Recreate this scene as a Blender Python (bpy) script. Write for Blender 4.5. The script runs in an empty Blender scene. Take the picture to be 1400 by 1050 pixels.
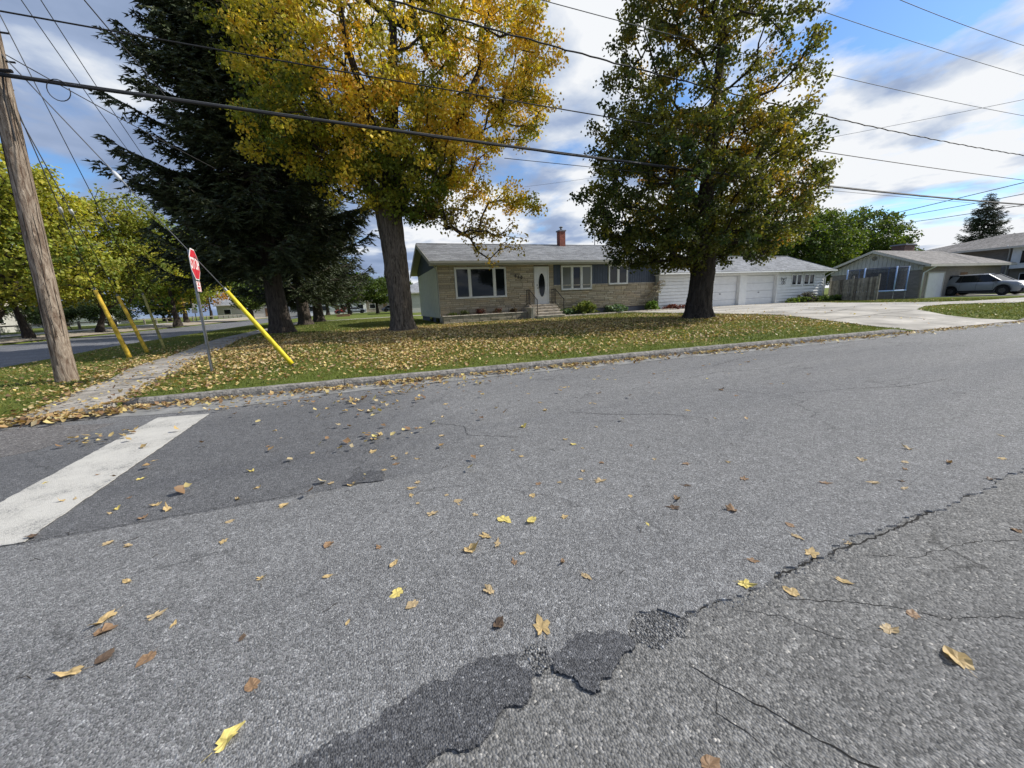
import bpy, math, random
import numpy as np
from mathutils import Vector, Matrix
from mathutils.geometry import delaunay_2d_cdt
R = math.radians
random.seed(7)
rng = np.random.default_rng(11)
scene = bpy.context.scene
col = scene.collection

# ------------------------------------------------------------------ camera
CAM_H = 1.35
def make_camera():
    a, p, r = R(20.5), R(12.3), R(2.6)
    fw = Vector((math.sin(a)*math.cos(p), math.cos(a)*math.cos(p), -math.sin(p)))
    r0 = Vector((math.cos(a), -math.sin(a), 0)); u0 = r0.cross(fw)
    rt = r0*math.cos(r) - u0*math.sin(r); up = u0*math.cos(r) + r0*math.sin(r)
    cd = bpy.data.cameras.new('camera'); co = bpy.data.objects.new('camera', cd); col.objects.link(co)
    m = Matrix((rt, up, -fw)).transposed().to_4x4(); m.translation = (0, 0, CAM_H)
    co.matrix_world = m
    cd.sensor_width = 36; cd.lens = 36*515/1400
    cd.clip_start = 0.05; cd.clip_end = 4000
    scene.camera = co
make_camera()

# ------------------------------------------------------------------ sun, sky, exposure
SUN_EL, SUN_AZ = 41.0, 101.0          # azimuth clockwise from +Y
sd = Vector((math.sin(R(SUN_AZ))*math.cos(R(SUN_EL)), math.cos(R(SUN_AZ))*math.cos(R(SUN_EL)), math.sin(R(SUN_EL))))
sl = bpy.data.lights.new('sun', 'SUN'); sl.energy = 4.6; sl.angle = R(0.6); sl.color = (1.0, 0.95, 0.86)
so = bpy.data.objects.new('sun', sl); col.objects.link(so)
so.rotation_euler = sd.to_track_quat('Z', 'Y').to_euler()
vs = scene.view_settings
vs.view_transform = 'Standard'; vs.look = 'None'; vs.gamma = 1.0; vs.exposure = 0.22; vs.use_curve_mapping = False
SKY_STR = 0.12

def N(nt, kind, **kw):
    n = nt.nodes.new(kind)
    for k, v in kw.items():
        if k.startswith('i_'):
            key = k[2:]
            key = int(key) if key.isdigit() else key.replace('_', ' ')
            n.inputs[key].default_value = v
        else: setattr(n, k, v)
    return n
def ramp(nt, stops, interp='LINEAR'):
    n = nt.nodes.new('ShaderNodeValToRGB'); cr = n.color_ramp; cr.interpolation = interp
    while len(cr.elements) < len(stops): cr.elements.new(0.5)
    for e, (p, c) in zip(cr.elements, stops):
        e.position = p; e.color = (c, c, c, 1) if isinstance(c, (int, float)) else (*c, 1)
    return n

def make_world():
    w = bpy.data.worlds.new('World'); scene.world = w; w.use_nodes = True
    nt = w.node_tree; nt.nodes.clear(); L = nt.links.new
    out = N(nt, 'ShaderNodeOutputWorld'); bg = N(nt, 'ShaderNodeBackground'); bg.inputs['Strength'].default_value = SKY_STR
    sky = N(nt, 'ShaderNodeTexSky'); sky.sky_type = 'NISHITA'; sky.sun_disc = False
    sky.sun_elevation = R(SUN_EL); sky.sun_rotation = R(SUN_AZ); sky.altitude = 200; sky.air_density = 1.1; sky.dust_density = 0.6; sky.ozone_density = 1.6
    tc = N(nt, 'ShaderNodeTexCoord'); sx = N(nt, 'ShaderNodeSeparateXYZ'); L(tc.outputs['Generated'], sx.inputs[0])
    zz = N(nt, 'ShaderNodeMath', operation='ADD', i_1=0.16)
    zm = N(nt, 'ShaderNodeMath', operation='MAXIMUM', i_1=0.0); L(sx.outputs[2], zm.inputs[0]); L(zm.outputs[0], zz.inputs[0])
    dx = N(nt, 'ShaderNodeMath', operation='DIVIDE'); dy = N(nt, 'ShaderNodeMath', operation='DIVIDE')
    L(sx.outputs[0], dx.inputs[0]); L(zz.outputs[0], dx.inputs[1]); L(sx.outputs[1], dy.inputs[0]); L(zz.outputs[0], dy.inputs[1])
    cb = N(nt, 'ShaderNodeCombineXYZ'); L(dx.outputs[0], cb.inputs[0]); L(dy.outputs[0], cb.inputs[1])
    mp = N(nt, 'ShaderNodeMapping'); mp.inputs['Location'].default_value = CLOUD_LOC; mp.inputs['Rotation'].default_value = (0, 0, R(35)); mp.inputs['Scale'].default_value = (1.0, 0.85, 1)
    L(cb.outputs[0], mp.inputs[0])
    n1 = N(nt, 'ShaderNodeTexNoise', i_Scale=1.25, i_Detail=10.0, i_Roughness=0.58, i_Distortion=0.15); L(mp.outputs[0], n1.inputs['Vector'])
    n2 = N(nt, 'ShaderNodeTexNoise', i_Scale=1.5, i_Detail=7.0, i_Roughness=0.52, i_Distortion=0.2)
    mp2 = N(nt, 'ShaderNodeMapping'); mp2.inputs['Location'].default_value = (5.2, 1.7, 3); L(cb.outputs[0], mp2.inputs[0]); L(mp2.outputs[0], n2.inputs['Vector'])
    # cloud cover: thins out towards the south-east half of the sky where the blue shows
    cov = ramp(nt, [(0.40, 0.0), (0.455, 0.55), (0.51, 1.0)]); lz = N(nt, 'ShaderNodeMath', operation='SUBTRACT', i_0=0.34, use_clamp=True); L(zm.outputs[0], lz.inputs[1])
    lh = N(nt, 'ShaderNodeMath', operation='MULTIPLY_ADD', i_1=0.26); L(lz.outputs[0], lh.inputs[0]); L(n1.outputs[0], lh.inputs[2]); L(lh.outputs[0], cov.inputs[0])
    shade = ramp(nt, [(0.38, (0.25, 0.33, 0.50)), (0.50, (0.35, 0.44, 0.63)), (0.56, (0.60, 0.67, 0.79)), (0.62, (0.90, 0.92, 0.95))])
    add = N(nt, 'ShaderNodeMath', operation='MULTIPLY_ADD', i_1=0.17, i_2=0.0)
    L(sx.outputs[0], add.inputs[0])
    sm = N(nt, 'ShaderNodeMath', operation='ADD'); L(add.outputs[0], sm.inputs[0]); L(n2.outputs[0], sm.inputs[1]); L(sm.outputs[0], shade.inputs[0])
    sc = N(nt, 'ShaderNodeVectorMath', operation='SCALE'); sc.inputs['Scale'].default_value = 0.88/SKY_STR; L(shade.outputs[0], sc.inputs[0])
    skb = N(nt, 'ShaderNodeVectorMath', operation='MULTIPLY'); skb.inputs[1].default_value = (0.70, 0.95, 1.22); L(sky.outputs[0], skb.inputs[0])
    mx = N(nt, 'ShaderNodeMix', data_type='RGBA')
    L(cov.outputs[0], mx.inputs[0]); L(skb.outputs[0], mx.inputs[6]); L(sc.outputs[0], mx.inputs[7])
    L(mx.outputs[2], bg.inputs[0]); L(bg.outputs[0], out.inputs[0])
CLOUD_LOC = (0.0, 0.0, 0.0)
make_world()

# ------------------------------------------------------------------ materials
def new_mat(name):
    m = bpy.data.materials.new(name); m.use_nodes = True; nt = m.node_tree
    return m, nt, nt.nodes['Principled BSDF'], nt.links.new
def pos(nt):
    return N(nt, 'ShaderNodeNewGeometry').outputs['Position']
def simple(name, c, rough=0.7, metal=0.0, var=0.12, scale=3.0, bump=0.0, bscale=60.0, spec=0.3, tint=None):
    m, nt, b, L = new_mat(name)
    P = pos(nt)
    n = N(nt, 'ShaderNodeTexNoise', i_Scale=scale, i_Detail=6.0, i_Roughness=0.6); L(P, n.inputs['Vector'])
    c2 = tint or tuple(x*(1-2*var) for x in c)
    rp = ramp(nt, [(0.32, c2), (0.66, tuple(min(1, x*(1+var)) for x in c))]); L(n.outputs[0], rp.inputs[0])
    L(rp.outputs[0], b.inputs['Base Color'])
    b.inputs['Roughness'].default_value = rough; b.inputs['Metallic'].default_value = metal; b.inputs['Specular IOR Level'].default_value = spec
    if bump:
        n2 = N(nt, 'ShaderNodeTexNoise', i_Scale=bscale, i_Detail=5.0); L(P, n2.inputs['Vector'])
        bp = N(nt, 'ShaderNodeBump', i_Strength=bump, i_Distance=0.02); L(n2.outputs[0], bp.inputs['Height']); L(bp.outputs[0], b.inputs['Normal'])
    return m

def asphalt(name, dark, light, stones, scale=115.0, cracks=0.0, brown=0.0, rel=1.0, newer=False):
    m, nt, b, L = new_mat(name); P = pos(nt)
    v = N(nt, 'ShaderNodeTexVoronoi', i_Scale=scale, i_Randomness=1.0); L(P, v.inputs['Vector'])
    sp = N(nt, 'ShaderNodeSeparateColor'); L(v.outputs['Color'], sp.inputs[0])
    rp = ramp(nt, [(0.0, dark), (0.45, tuple((a+c)/2 for a, c in zip(dark, light))), (0.8, light), (0.97, light), (1.0, stones)]); L(sp.outputs[0], rp.inputs[0])
    v2 = N(nt, 'ShaderNodeTexVoronoi', i_Scale=scale*0.42, i_Randomness=1.0); L(P, v2.inputs['Vector'])
    s2 = N(nt, 'ShaderNodeSeparateColor'); L(v2.outputs['Color'], s2.inputs[0])
    r2 = ramp(nt, [(0.0, 0.85), (0.88, 1.05), (1.0, 1.35)]); L(s2.outputs[1], r2.inputs[0])
    mu = N(nt, 'ShaderNodeMix', data_type='RGBA', blend_type='MULTIPLY'); mu.inputs[0].default_value = 1.0
    L(rp.outputs[0], mu.inputs[6]); L(r2.outputs[0], mu.inputs[7])
    n = N(nt, 'ShaderNodeTexNoise', i_Scale=0.55, i_Detail=7.0, i_Roughness=0.62, i_Distortion=0.4)
    mp = N(nt, 'ShaderNodeMapping'); mp.inputs['Scale'].default_value = (0.16, 1.1, 1.0); L(P, mp.inputs[0]); L(mp.outputs[0], n.inputs['Vector'])
    r3 = ramp(nt, [(0.3, (0.78, 0.79, 0.82)), (0.5, (1, 1, 1)), (0.72, (1.2+brown, 1.2+brown*.7, 1.2))]); L(n.outputs[0], r3.inputs[0])
    m2 = N(nt, 'ShaderNodeMix', data_type='RGBA', blend_type='MULTIPLY'); m2.inputs[0].default_value = 1.0
    L(mu.outputs[2], m2.inputs[6]); L(r3.outputs[0], m2.inputs[7])
    last = m2.outputs[2]
    nf = N(nt, 'ShaderNodeTexNoise', i_Scale=9.0, i_Detail=6.0, i_Roughness=0.7); L(P, nf.inputs['Vector'])
    rf = ramp(nt, [(0.3, 0.84), (0.7, 1.15)]); L(nf.outputs[0], rf.inputs[0])
    mf = N(nt, 'ShaderNodeMix', data_type='RGBA', blend_type='MULTIPLY'); mf.inputs[0].default_value = 1.0
    L(last, mf.inputs[6]); L(rf.outputs[0], mf.inputs[7]); last = mf.outputs[2]
    hsum = v.outputs['Distance']
    if newer:      # the newer, darker lift laid along the far lane by the stop bar
        sx = N(nt, 'ShaderNodeSeparateXYZ'); L(P, sx.inputs[0])
        nz = N(nt, 'ShaderNodeTexNoise', i_Scale=0.9, i_Detail=5.0, i_Roughness=0.6); L(P, nz.inputs['Vector'])
        ns = N(nt, 'ShaderNodeTexNoise', i_Scale=7.0, i_Detail=3.0); L(P, ns.inputs['Vector'])
        a1 = N(nt, 'ShaderNodeMath', operation='MULTIPLY_ADD', i_1=2.6); L(nz.outputs[0], a1.inputs[0]); L(sx.outputs[0], a1.inputs[2])
        rx = N(nt, 'ShaderNodeMapRange', interpolation_type='SMOOTHSTEP', i_1=0.7, i_2=2.6, i_3=1.0, i_4=0.0); L(a1.outputs[0], rx.inputs[0])
        a2 = N(nt, 'ShaderNodeMath', operation='MULTIPLY_ADD', i_1=0.05); L(ns.outputs[0], a2.inputs[0]); L(sx.outputs[1], a2.inputs[2])
        a3 = N(nt, 'ShaderNodeMath', operation='MULTIPLY_ADD', i_1=0.045); L(sx.outputs[0], a3.inputs[0]); L(a2.outputs[0], a3.inputs[2])
        ry = N(nt, 'ShaderNodeMapRange', i_1=3.0, i_2=3.03, i_3=0.0, i_4=1.0); L(a3.outputs[0], ry.inputs[0])
        rt = N(nt, 'ShaderNodeMapRange', interpolation_type='SMOOTHSTEP', i_1=5.6, i_2=6.9, i_3=1.0, i_4=0.35); L(a2.outputs[0], rt.inputs[0])
        q1 = N(nt, 'ShaderNodeMath', operation='MULTIPLY'); L(rx.outputs[0], q1.inputs[0]); L(ry.outputs[0], q1.inputs[1])
        q2 = N(nt, 'ShaderNodeMath', operation='MULTIPLY'); L(q1.outputs[0], q2.inputs[0]); L(rt.outputs[0], q2.inputs[1])
        md = N(nt, 'ShaderNodeMix', data_type='RGBA', blend_type='MULTIPLY'); md.inputs[7].default_value = (0.66, 0.665, 0.685, 1)
        L(q2.outputs[0], md.inputs[0]); L(last, md.inputs[6]); last = md.outputs[2]
    if cracks:
        nd = N(nt, 'ShaderNodeTexNoise', i_Scale=2.2, i_Detail=5.0); L(P, nd.inputs['Vector'])
        va = N(nt, 'ShaderNodeVectorMath', operation='SCALE'); va.inputs['Scale'].default_value = 0.7; L(nd.outputs['Color'], va.inputs[0])
        vb = N(nt, 'ShaderNodeVectorMath', operation='ADD'); L(P, vb.inputs[0]); L(va.outputs[0], vb.inputs[1])
        ve = N(nt, 'ShaderNodeTexVoronoi', feature='DISTANCE_TO_EDGE', i_Scale=0.62); L(vb.outputs[0], ve.inputs['Vector'])
        rc = ramp(nt, [(0.0, 0.0), (0.0035, 0.25), (0.009, 1.0)]); L(ve.outputs['Distance'], rc.inputs[0])
        nk = N(nt, 'ShaderNodeTexNoise', i_Scale=0.5, i_Detail=2.0); L(P, nk.inputs['Vector'])
        rk = ramp(nt, [(0.46, 0.0), (0.56, cracks)]); L(nk.outputs[0], rk.inputs[0])
        mc = N(nt, 'ShaderNodeMix', data_type='RGBA', blend_type='MULTIPLY'); L(rk.outputs[0], mc.inputs[0]); L(last, mc.inputs[6]); L(rc.outputs[0], mc.inputs[7]); last = mc.outputs[2]
    L(last, b.inputs['Base Color'])
    b.inputs['Roughness'].default_value = 0.85; b.inputs['Specular IOR Level'].default_value = 0.35
    bp = N(nt, 'ShaderNodeBump', i_Strength=0.9*rel, i_Distance=0.006, invert=True); L(hsum, bp.inputs['Height']); 
    b3 = N(nt, 'ShaderNodeBump', i_Strength=0.5*rel, i_Distance=0.004); L(sp.outputs[1], b3.inputs['Height']); L(bp.outputs[0], b3.inputs['Normal'])
    L(b3.outputs[0], b.inputs['Normal'])
    return m

def leaf_mat(name, trans=0.35):
    m, nt, b, L = new_mat(name)
    at = N(nt, 'ShaderNodeAttribute', attribute_name='col')
    L(at.outputs['Color'], b.inputs['Base Color'])
    b.inputs['Roughness'].default_value = 0.55; b.inputs['Specular IOR Level'].default_value = 0.35
    tr = N(nt, 'ShaderNodeBsdfTranslucent')
    g = N(nt, 'ShaderNodeMix', data_type='RGBA', blend_type='MULTIPLY'); g.inputs[0].default_value = 1; g.inputs[7].default_value = (1.25, 1.2, 0.55, 1)
    L(at.outputs['Color'], g.inputs[6]); L(g.outputs[2], tr.inputs[0])
    mx = N(nt, 'ShaderNodeMixShader', i_0=trans); L(b.outputs[0], mx.inputs[1]); L(tr.outputs[0], mx.inputs[2])
    L(mx.outputs[0], nt.nodes['Material Output'].inputs[0])
    return m

def grass_mat():
    m, nt, b, L = new_mat('grass_ground'); P = pos(nt)
    n = N(nt, 'ShaderNodeTexNoise', i_Scale=0.7, i_Detail=7.0, i_Roughness=0.65); L(P, n.inputs['Vector'])
    rp = ramp(nt, [(0.28, (0.105, 0.125, 0.028)), (0.5, (0.12, 0.155, 0.03)), (0.7, (0.20, 0.20, 0.06))]); L(n.outputs[0], rp.inputs[0])
    f = N(nt, 'ShaderNodeTexNoise', i_Scale=28.0, i_Detail=6.0, i_Roughness=0.75); L(P, f.inputs['Vector'])
    rf = ramp(nt, [(0.3, 0.5), (0.7, 1.35)]); L(f.outputs[0], rf.inputs[0])
    mu = N(nt, 'ShaderNodeMix', data_type='RGBA', blend_type='MULTIPLY'); mu.inputs[0].default_value = 1
    L(rp.outputs[0], mu.inputs[6]); L(rf.outputs[0], mu.inputs[7]); L(mu.outputs[2], b.inputs['Base Color'])
    b.inputs['Roughness'].default_value = 0.95; b.inputs['Specular IOR Level'].default_value = 0.1
    bp = N(nt, 'ShaderNodeBump', i_Strength=0.9, i_Distance=0.05); L(f.outputs[0], bp.inputs['Height']); L(bp.outputs[0], b.inputs['Normal'])
    return m

def bark(name, c1, c2, scale=1.0):
    m, nt, b, L = new_mat(name)
    tc = N(nt, 'ShaderNodeTexCoord')
    mp = N(nt, 'ShaderNodeMapping'); mp.inputs['Scale'].default_value = (14*scale, 14*scale, 2.2*scale); L(tc.outputs['Object'], mp.inputs[0])
    n = N(nt, 'ShaderNodeTexNoise', i_Scale=1.0, i_Detail=8.0, i_Roughness=0.7, i_Distortion=0.8); L(mp.outputs[0], n.inputs['Vector'])
    rp = ramp(nt, [(0.36, c1), (0.62, c2)]); L(n.outputs[0], rp.inputs[0]); L(rp.outputs[0], b.inputs['Base Color'])
    b.inputs['Roughness'].default_value = 0.9; b.inputs['Specular IOR Level'].default_value = 0.15
    bp = N(nt, 'ShaderNodeBump', i_Strength=1.0, i_Distance=0.05); L(n.outputs[0], bp.inputs['Height']); L(bp.outputs[0], b.inputs['Normal'])
    return m

def shingle_mat(name, c):
    m, nt, b, L = new_mat(name); P = pos(nt)
    br = N(nt, 'ShaderNodeTexBrick', i_Scale=1.0); br.offset = 0.43; br.squash = 1.0
    br.inputs['Brick Width'].default_value = 0.32; br.inputs['Row Height'].default_value = 0.14; br.inputs['Mortar Size'].default_value = 0.006
    br.inputs['Color1'].default_value = (*[x*0.72 for x in c], 1); br.inputs['Color2'].default_value = (*[x*1.25 for x in c], 1); br.inputs['Mortar'].default_value = (*[x*0.45 for x in c], 1)
    L(P, br.inputs['Vector'])
    n = N(nt, 'ShaderNodeTexNoise', i_Scale=22.0, i_Detail=4.0); L(P, n.inputs['Vector'])
    rp = ramp(nt, [(0.3, 0.7), (0.7, 1.3)]); L(n.outputs[0], rp.inputs[0])
    mu = N(nt, 'ShaderNodeMix', data_type='RGBA', blend_type='MULTIPLY'); mu.inputs[0].default_value = 1
    L(br.outputs[0], mu.inputs[6]); L(rp.outputs[0], mu.inputs[7])
    n2 = N(nt, 'ShaderNodeTexNoise', i_Scale=0.6, i_Detail=5.0); L(P, n2.inputs['Vector'])
    rp2 = ramp(nt, [(0.35, 0.85), (0.65, 1.1)]); L(n2.outputs[0], rp2.inputs[0])
    m3 = N(nt, 'ShaderNodeMix', data_type='RGBA', blend_type='MULTIPLY'); m3.inputs[0].default_value = 1
    L(mu.outputs[2], m3.inputs[6]); L(rp2.outputs[0], m3.inputs[7]); L(m3.outputs[2], b.inputs['Base Color'])
    b.inputs['Roughness'].default_value = 0.9
    bp = N(nt, 'ShaderNodeBump', i_Strength=0.6, i_Distance=0.01); L(n.outputs[0], bp.inputs['Height']); L(bp.outputs[0], b.inputs['Normal'])
    return m

def brick_mat(name, c, mortar, w=0.22, h=0.075, vary=0.25):
    m, nt, b, L = new_mat(name); P = pos(nt)
    sx = N(nt, 'ShaderNodeSeparateXYZ'); L(P, sx.inputs[0])
    ad = N(nt, 'ShaderNodeMath', operation='ADD'); L(sx.outputs[0], ad.inputs[0]); L(sx.outputs[1], ad.inputs[1])
    cb = N(nt, 'ShaderNodeCombineXYZ'); L(ad.outputs[0], cb.inputs[0]); L(sx.outputs[2], cb.inputs[1])
    br = N(nt, 'ShaderNodeTexBrick', i_Scale=1.0)
    br.inputs['Brick Width'].default_value = w; br.inputs['Row Height'].default_value = h; br.inputs['Mortar Size'].default_value = 0.006
    br.inputs['Color1'].default_value = (*[x*(1-vary) for x in c], 1); br.inputs['Color2'].default_value = (*[x*(1+vary) for x in c], 1); br.inputs['Mortar'].default_value = (*mortar, 1)
    L(cb.outputs[0], br.inputs['Vector']); L(br.outputs[0], b.inputs['Base Color'])
    bp = N(nt, 'ShaderNodeBump', i_Strength=0.5, i_Distance=0.01, invert=True); L(br.outputs['Fac'], bp.inputs['Height']); L(bp.outputs[0], b.inputs['Normal'])
    b.inputs['Roughness'].default_value = 0.9
    return m

def glass_mat(name, c=(0.010, 0.013, 0.016), rough=0.04):
    m, nt, b, L = new_mat(name)
    b.inputs['Base Color'].default_value = (*c, 1); b.inputs['Roughness'].default_value = rough; b.inputs['Specular IOR Level'].default_value = 0.38
    P = pos(nt); n = N(nt, 'ShaderNodeTexNoise', i_Scale=1.4, i_Detail=1.0); L(P, n.inputs['Vector'])
    bp = N(nt, 'ShaderNodeBump', i_Strength=0.04, i_Distance=0.05); L(n.outputs[0], bp.inputs['Height']); L(bp.outputs[0], b.inputs['Normal'])
    return m
def attr_mat(name, rough=0.8, bump=0.0):
    m, nt, b, L = new_mat(name)
    at = N(nt, 'ShaderNodeAttribute', attribute_name='col'); P = pos(nt)
    n = N(nt, 'ShaderNodeTexNoise', i_Scale=18.0, i_Detail=5.0, i_Roughness=0.7); L(P, n.inputs['Vector'])
    rp = ramp(nt, [(0.3, 0.75), (0.7, 1.2)]); L(n.outputs[0], rp.inputs[0])
    mu = N(nt, 'ShaderNodeMix', data_type='RGBA', blend_type='MULTIPLY'); mu.inputs[0].default_value = 1
    L(at.outputs['Color'], mu.inputs[6]); L(rp.outputs[0], mu.inputs[7]); L(mu.outputs[2], b.inputs['Base Color'])
    b.inputs['Roughness'].default_value = rough; b.inputs['Specular IOR Level'].default_value = 0.2
    if bump:
        bp = N(nt, 'ShaderNodeBump', i_Strength=bump, i_Distance=0.015); L(n.outputs[0], bp.inputs['Height']); L(bp.outputs[0], b.inputs['Normal'])
    return m

M = {}
M['asphalt'] = asphalt('asphalt_main', (0.097, 0.097, 0.099), (0.262, 0.263, 0.266), (0.44, 0.44, 0.44), 150, cracks=0.4, newer=True)
M['asphalt_old'] = asphalt('asphalt_old', (0.080, 0.080, 0.079), (0.225, 0.222, 0.216), (0.42, 0.40, 0.37), 115, cracks=0.6, brown=0.03, rel=1.0)
M['asphalt_dark'] = asphalt('asphalt_dark', (0.030, 0.032, 0.038), (0.10, 0.104, 0.115), (0.4, 0.4, 0.4), 125)
M['asphalt_patch'] = asphalt('asphalt_patch', (0.04, 0.041, 0.045), (0.125, 0.127, 0.135), (0.34, 0.34, 0.34), 150)
M['asphalt_rough'] = asphalt('asphalt_rough', (0.03, 0.03, 0.032), (0.22, 0.22, 0.22), (0.5, 0.5, 0.5), 105, rel=2.2)
M['asphalt_brown'] = asphalt('asphalt_brown', (0.065, 0.060, 0.060), (0.20, 0.19, 0.185), (0.45, 0.43, 0.4), 100)
M['asphalt_cross'] = asphalt('asphalt_cross', (0.09, 0.09, 0.10), (0.19, 0.195, 0.21), (0.4, 0.4, 0.4), 60)
def paint_mat():
    m, nt, b, L = new_mat('road_paint'); P = pos(nt)
    v = N(nt, 'ShaderNodeTexVoronoi', i_Scale=150.0); L(P, v.inputs['Vector']); sp = N(nt, 'ShaderNodeSeparateColor'); L(v.outputs['Color'], sp.inputs[0])
    n = N(nt, 'ShaderNodeTexNoise', i_Scale=2.6, i_Detail=8.0, i_Roughness=0.7); L(P, n.inputs['Vector'])
    a = N(nt, 'ShaderNodeMath', operation='MULTIPLY_ADD', i_1=0.30); L(sp.outputs[0], a.inputs[0]); L(n.outputs[0], a.inputs[2])
    rp = ramp(nt, [(0.40, (0.17, 0.17, 0.165)), (0.50, (0.36, 0.35, 0.325)), (0.63, (0.48, 0.465, 0.43)), (0.9, (0.54, 0.525, 0.485))]); L(a.outputs[0], rp.inputs[0]); L(rp.outputs[0], b.inputs['Base Color'])
    b.inputs['Roughness'].default_value = 0.8; bp = N(nt, 'ShaderNodeBump', i_Strength=0.7, i_Distance=0.004, invert=True); L(v.outputs['Distance'], bp.inputs['Height']); L(bp.outputs[0], b.inputs['Normal']); return m
M['paint'] = paint_mat()
M['concrete'] = simple('concrete', (0.42, 0.395, 0.355), 0.9, var=0.22, scale=0.8, bump=0.3, bscale=80)
M['oldconcrete'] = simple('old_concrete', (0.37, 0.345, 0.31), 0.95, var=0.24, scale=2.2, bump=0.8, bscale=60, tint=(0.20, 0.18, 0.155))
M['kerb'] = simple('kerb_concrete', (0.26, 0.245, 0.225), 0.95, var=0.30, scale=13, bump=1.0, bscale=38, tint=(0.11, 0.105, 0.095))
M['gutter'] = simple('gutter_concrete', (0.25, 0.25, 0.245), 0.92, var=0.16, scale=3, bump=0.6, bscale=70)
M['grass'] = grass_mat()
M['blade'] = leaf_mat('grass_blade', 0.25)
M['leaf'] = leaf_mat('leaf', 0.38)
M['dryleaf'] = leaf_mat('dry_leaf', 0.18)
M['needle'] = leaf_mat('needle', 0.05)
M['bark_linden'] = bark('bark_linden', (0.035, 0.028, 0.022), (0.20, 0.165, 0.13), 1.25)
M['bark_dark'] = bark('bark_dark', (0.022, 0.018, 0.015), (0.075, 0.062, 0.052))
M['bark_spruce'] = bark('bark_spruce', (0.03, 0.024, 0.02), (0.11, 0.09, 0.075))
M['pole_wood'] = bark('pole_wood', (0.13, 0.085, 0.06), (0.42, 0.35, 0.28), 1.5)
M['stone'] = attr_mat('cladding_stone', 0.9, 0.5)
M['mortar'] = simple('mortar', (0.30, 0.26, 0.20), 0.95)
M['foundation'] = simple('foundation_grey', (0.20, 0.21, 0.25), 0.9)
M['stucco'] = simple('stucco_cream', (0.80, 0.80, 0.66), 0.95, var=0.04, bump=0.4, bscale=90)
M['blueboard'] = simple('blue_grey_board', (0.075, 0.095, 0.135), 0.6, var=0.1)
M['white'] = simple('white_vinyl', (0.78, 0.79, 0.78), 0.45, var=0.04)
M['doorwhite'] = simple('white_door_paint', (0.76, 0.77, 0.78), 0.4, var=0.03)
M['soffit'] = simple('soffit_beige', (0.52, 0.50, 0.44), 0.6, var=0.04)
M['fascia'] = simple('fascia_grey', (0.42, 0.42, 0.38), 0.5, var=0.04)
M['shingle'] = shingle_mat('shingle_grey', (0.27, 0.28, 0.30))
M['shingle_b'] = shingle_mat('shingle_brown', (0.24, 0.225, 0.215))
M['glass'] = glass_mat('window_glass')
M['glassdk'] = glass_mat('dark_glass', (0.012, 0.014, 0.016), 0.08)
M['redbrick'] = brick_mat('red_brick', (0.26, 0.07, 0.045), (0.25, 0.2, 0.18))
M['darkbrick'] = brick_mat('dark_brick', (0.13, 0.07, 0.055), (0.16, 0.14, 0.13))
M['greybrick'] = brick_mat('grey_brown_brick', (0.25, 0.225, 0.205), (0.25, 0.23, 0.21), vary=0.15)
M['tanbrick'] = brick_mat('tan_brick', (0.26, 0.23, 0.195), (0.3, 0.28, 0.25), vary=0.12)
M['iron'] = simple('black_iron', (0.03, 0.03, 0.032), 0.5, metal=0.6)
M['galv'] = simple('galvanised_steel', (0.32, 0.33, 0.34), 0.45, metal=0.7, var=0.15, scale=12)
M['signred'] = simple('sign_red', (0.62, 0.015, 0.03), 0.35, var=0.03)
M['signwhite'] = simple('sign_white', (0.85, 0.83, 0.83), 0.4, var=0.02)
M['yellow'] = simple('yellow_guard', (0.74, 0.60, 0.03), 0.55, var=0.14, scale=9, bump=.2)
M['yellow_old'] = simple('yellow_guard_old', (0.66, 0.44, 0.05), 0.6, var=0.25, scale=8)
M['yellow_dull'] = simple('yellow_guard_dull', (0.33, 0.30, 0.10), 0.6, var=0.3, scale=8)
M['wire'] = simple('cable_black', (0.022, 0.022, 0.024), 0.6)
M['wiresteel'] = simple('cable_steel', (0.11, 0.115, 0.125), 0.7, metal=0.1)
M['ceramic'] = simple('insulator', (0.6, 0.62, 0.65), 0.3)
M['woodgrey'] = simple('weathered_wood', (0.25, 0.235, 0.20), 0.9, var=0.25, scale=4)
M['woodgrey2'] = simple('weathered_wood_dark', (0.17, 0.155, 0.13), 0.9, var=0.25, scale=4)
M['woodgrey3'] = simple('weathered_wood_pale', (0.32, 0.30, 0.25), 0.9, var=0.2, scale=4)
M['deck'] = simple('wood_brown', (0.20, 0.12, 0.07), 0.85, var=0.2)
M['stair'] = simple('stair_stone', (0.52, 0.47, 0.40), 0.9, var=0.2, scale=5)
M['soil'] = simple('soil', (0.07, 0.05, 0.035), 0.95, var=0.3, scale=9, bump=0.8)
M['gravel'] = simple('gravel', (0.36, 0.31, 0.24), 0.95, var=0.15, scale=6, bump=0.6)
M['yellowkerb'] = simple('yellow_kerb_paint', (0.62, 0.47, 0.10), 0.8, var=0.15)
M['silver'] = simple('silver_car_paint', (0.26, 0.275, 0.30), 0.42, metal=0.25, var=0.02)
M['plastic'] = simple('black_plastic', (0.02, 0.02, 0.021), 0.6)
M['rubber'] = simple('tyre_rubber', (0.018, 0.018, 0.018), 0.85)
M['chrome'] = simple('alloy', (0.5, 0.5, 0.52), 0.3, metal=0.9)
M['rimdark'] = simple('dark_alloy', (0.10, 0.10, 0.105), 0.4, metal=0.5)
M['lamp'] = simple('lamp_lens', (0.75, 0.77, 0.8), 0.15)
M['redlamp'] = simple('tail_lamp', (0.35, 0.02, 0.02), 0.2)
M['bluefoam'] = simple('blue_foam', (0.36, 0.52, 0.82), 0.6)
M['net'] = None
M['darkpad'] = simple('dark_blue_pad', (0.02, 0.04, 0.14), 0.7)
M['crack'] = simple('crack_dark', (0.018, 0.017, 0.016), 0.95)
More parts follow.
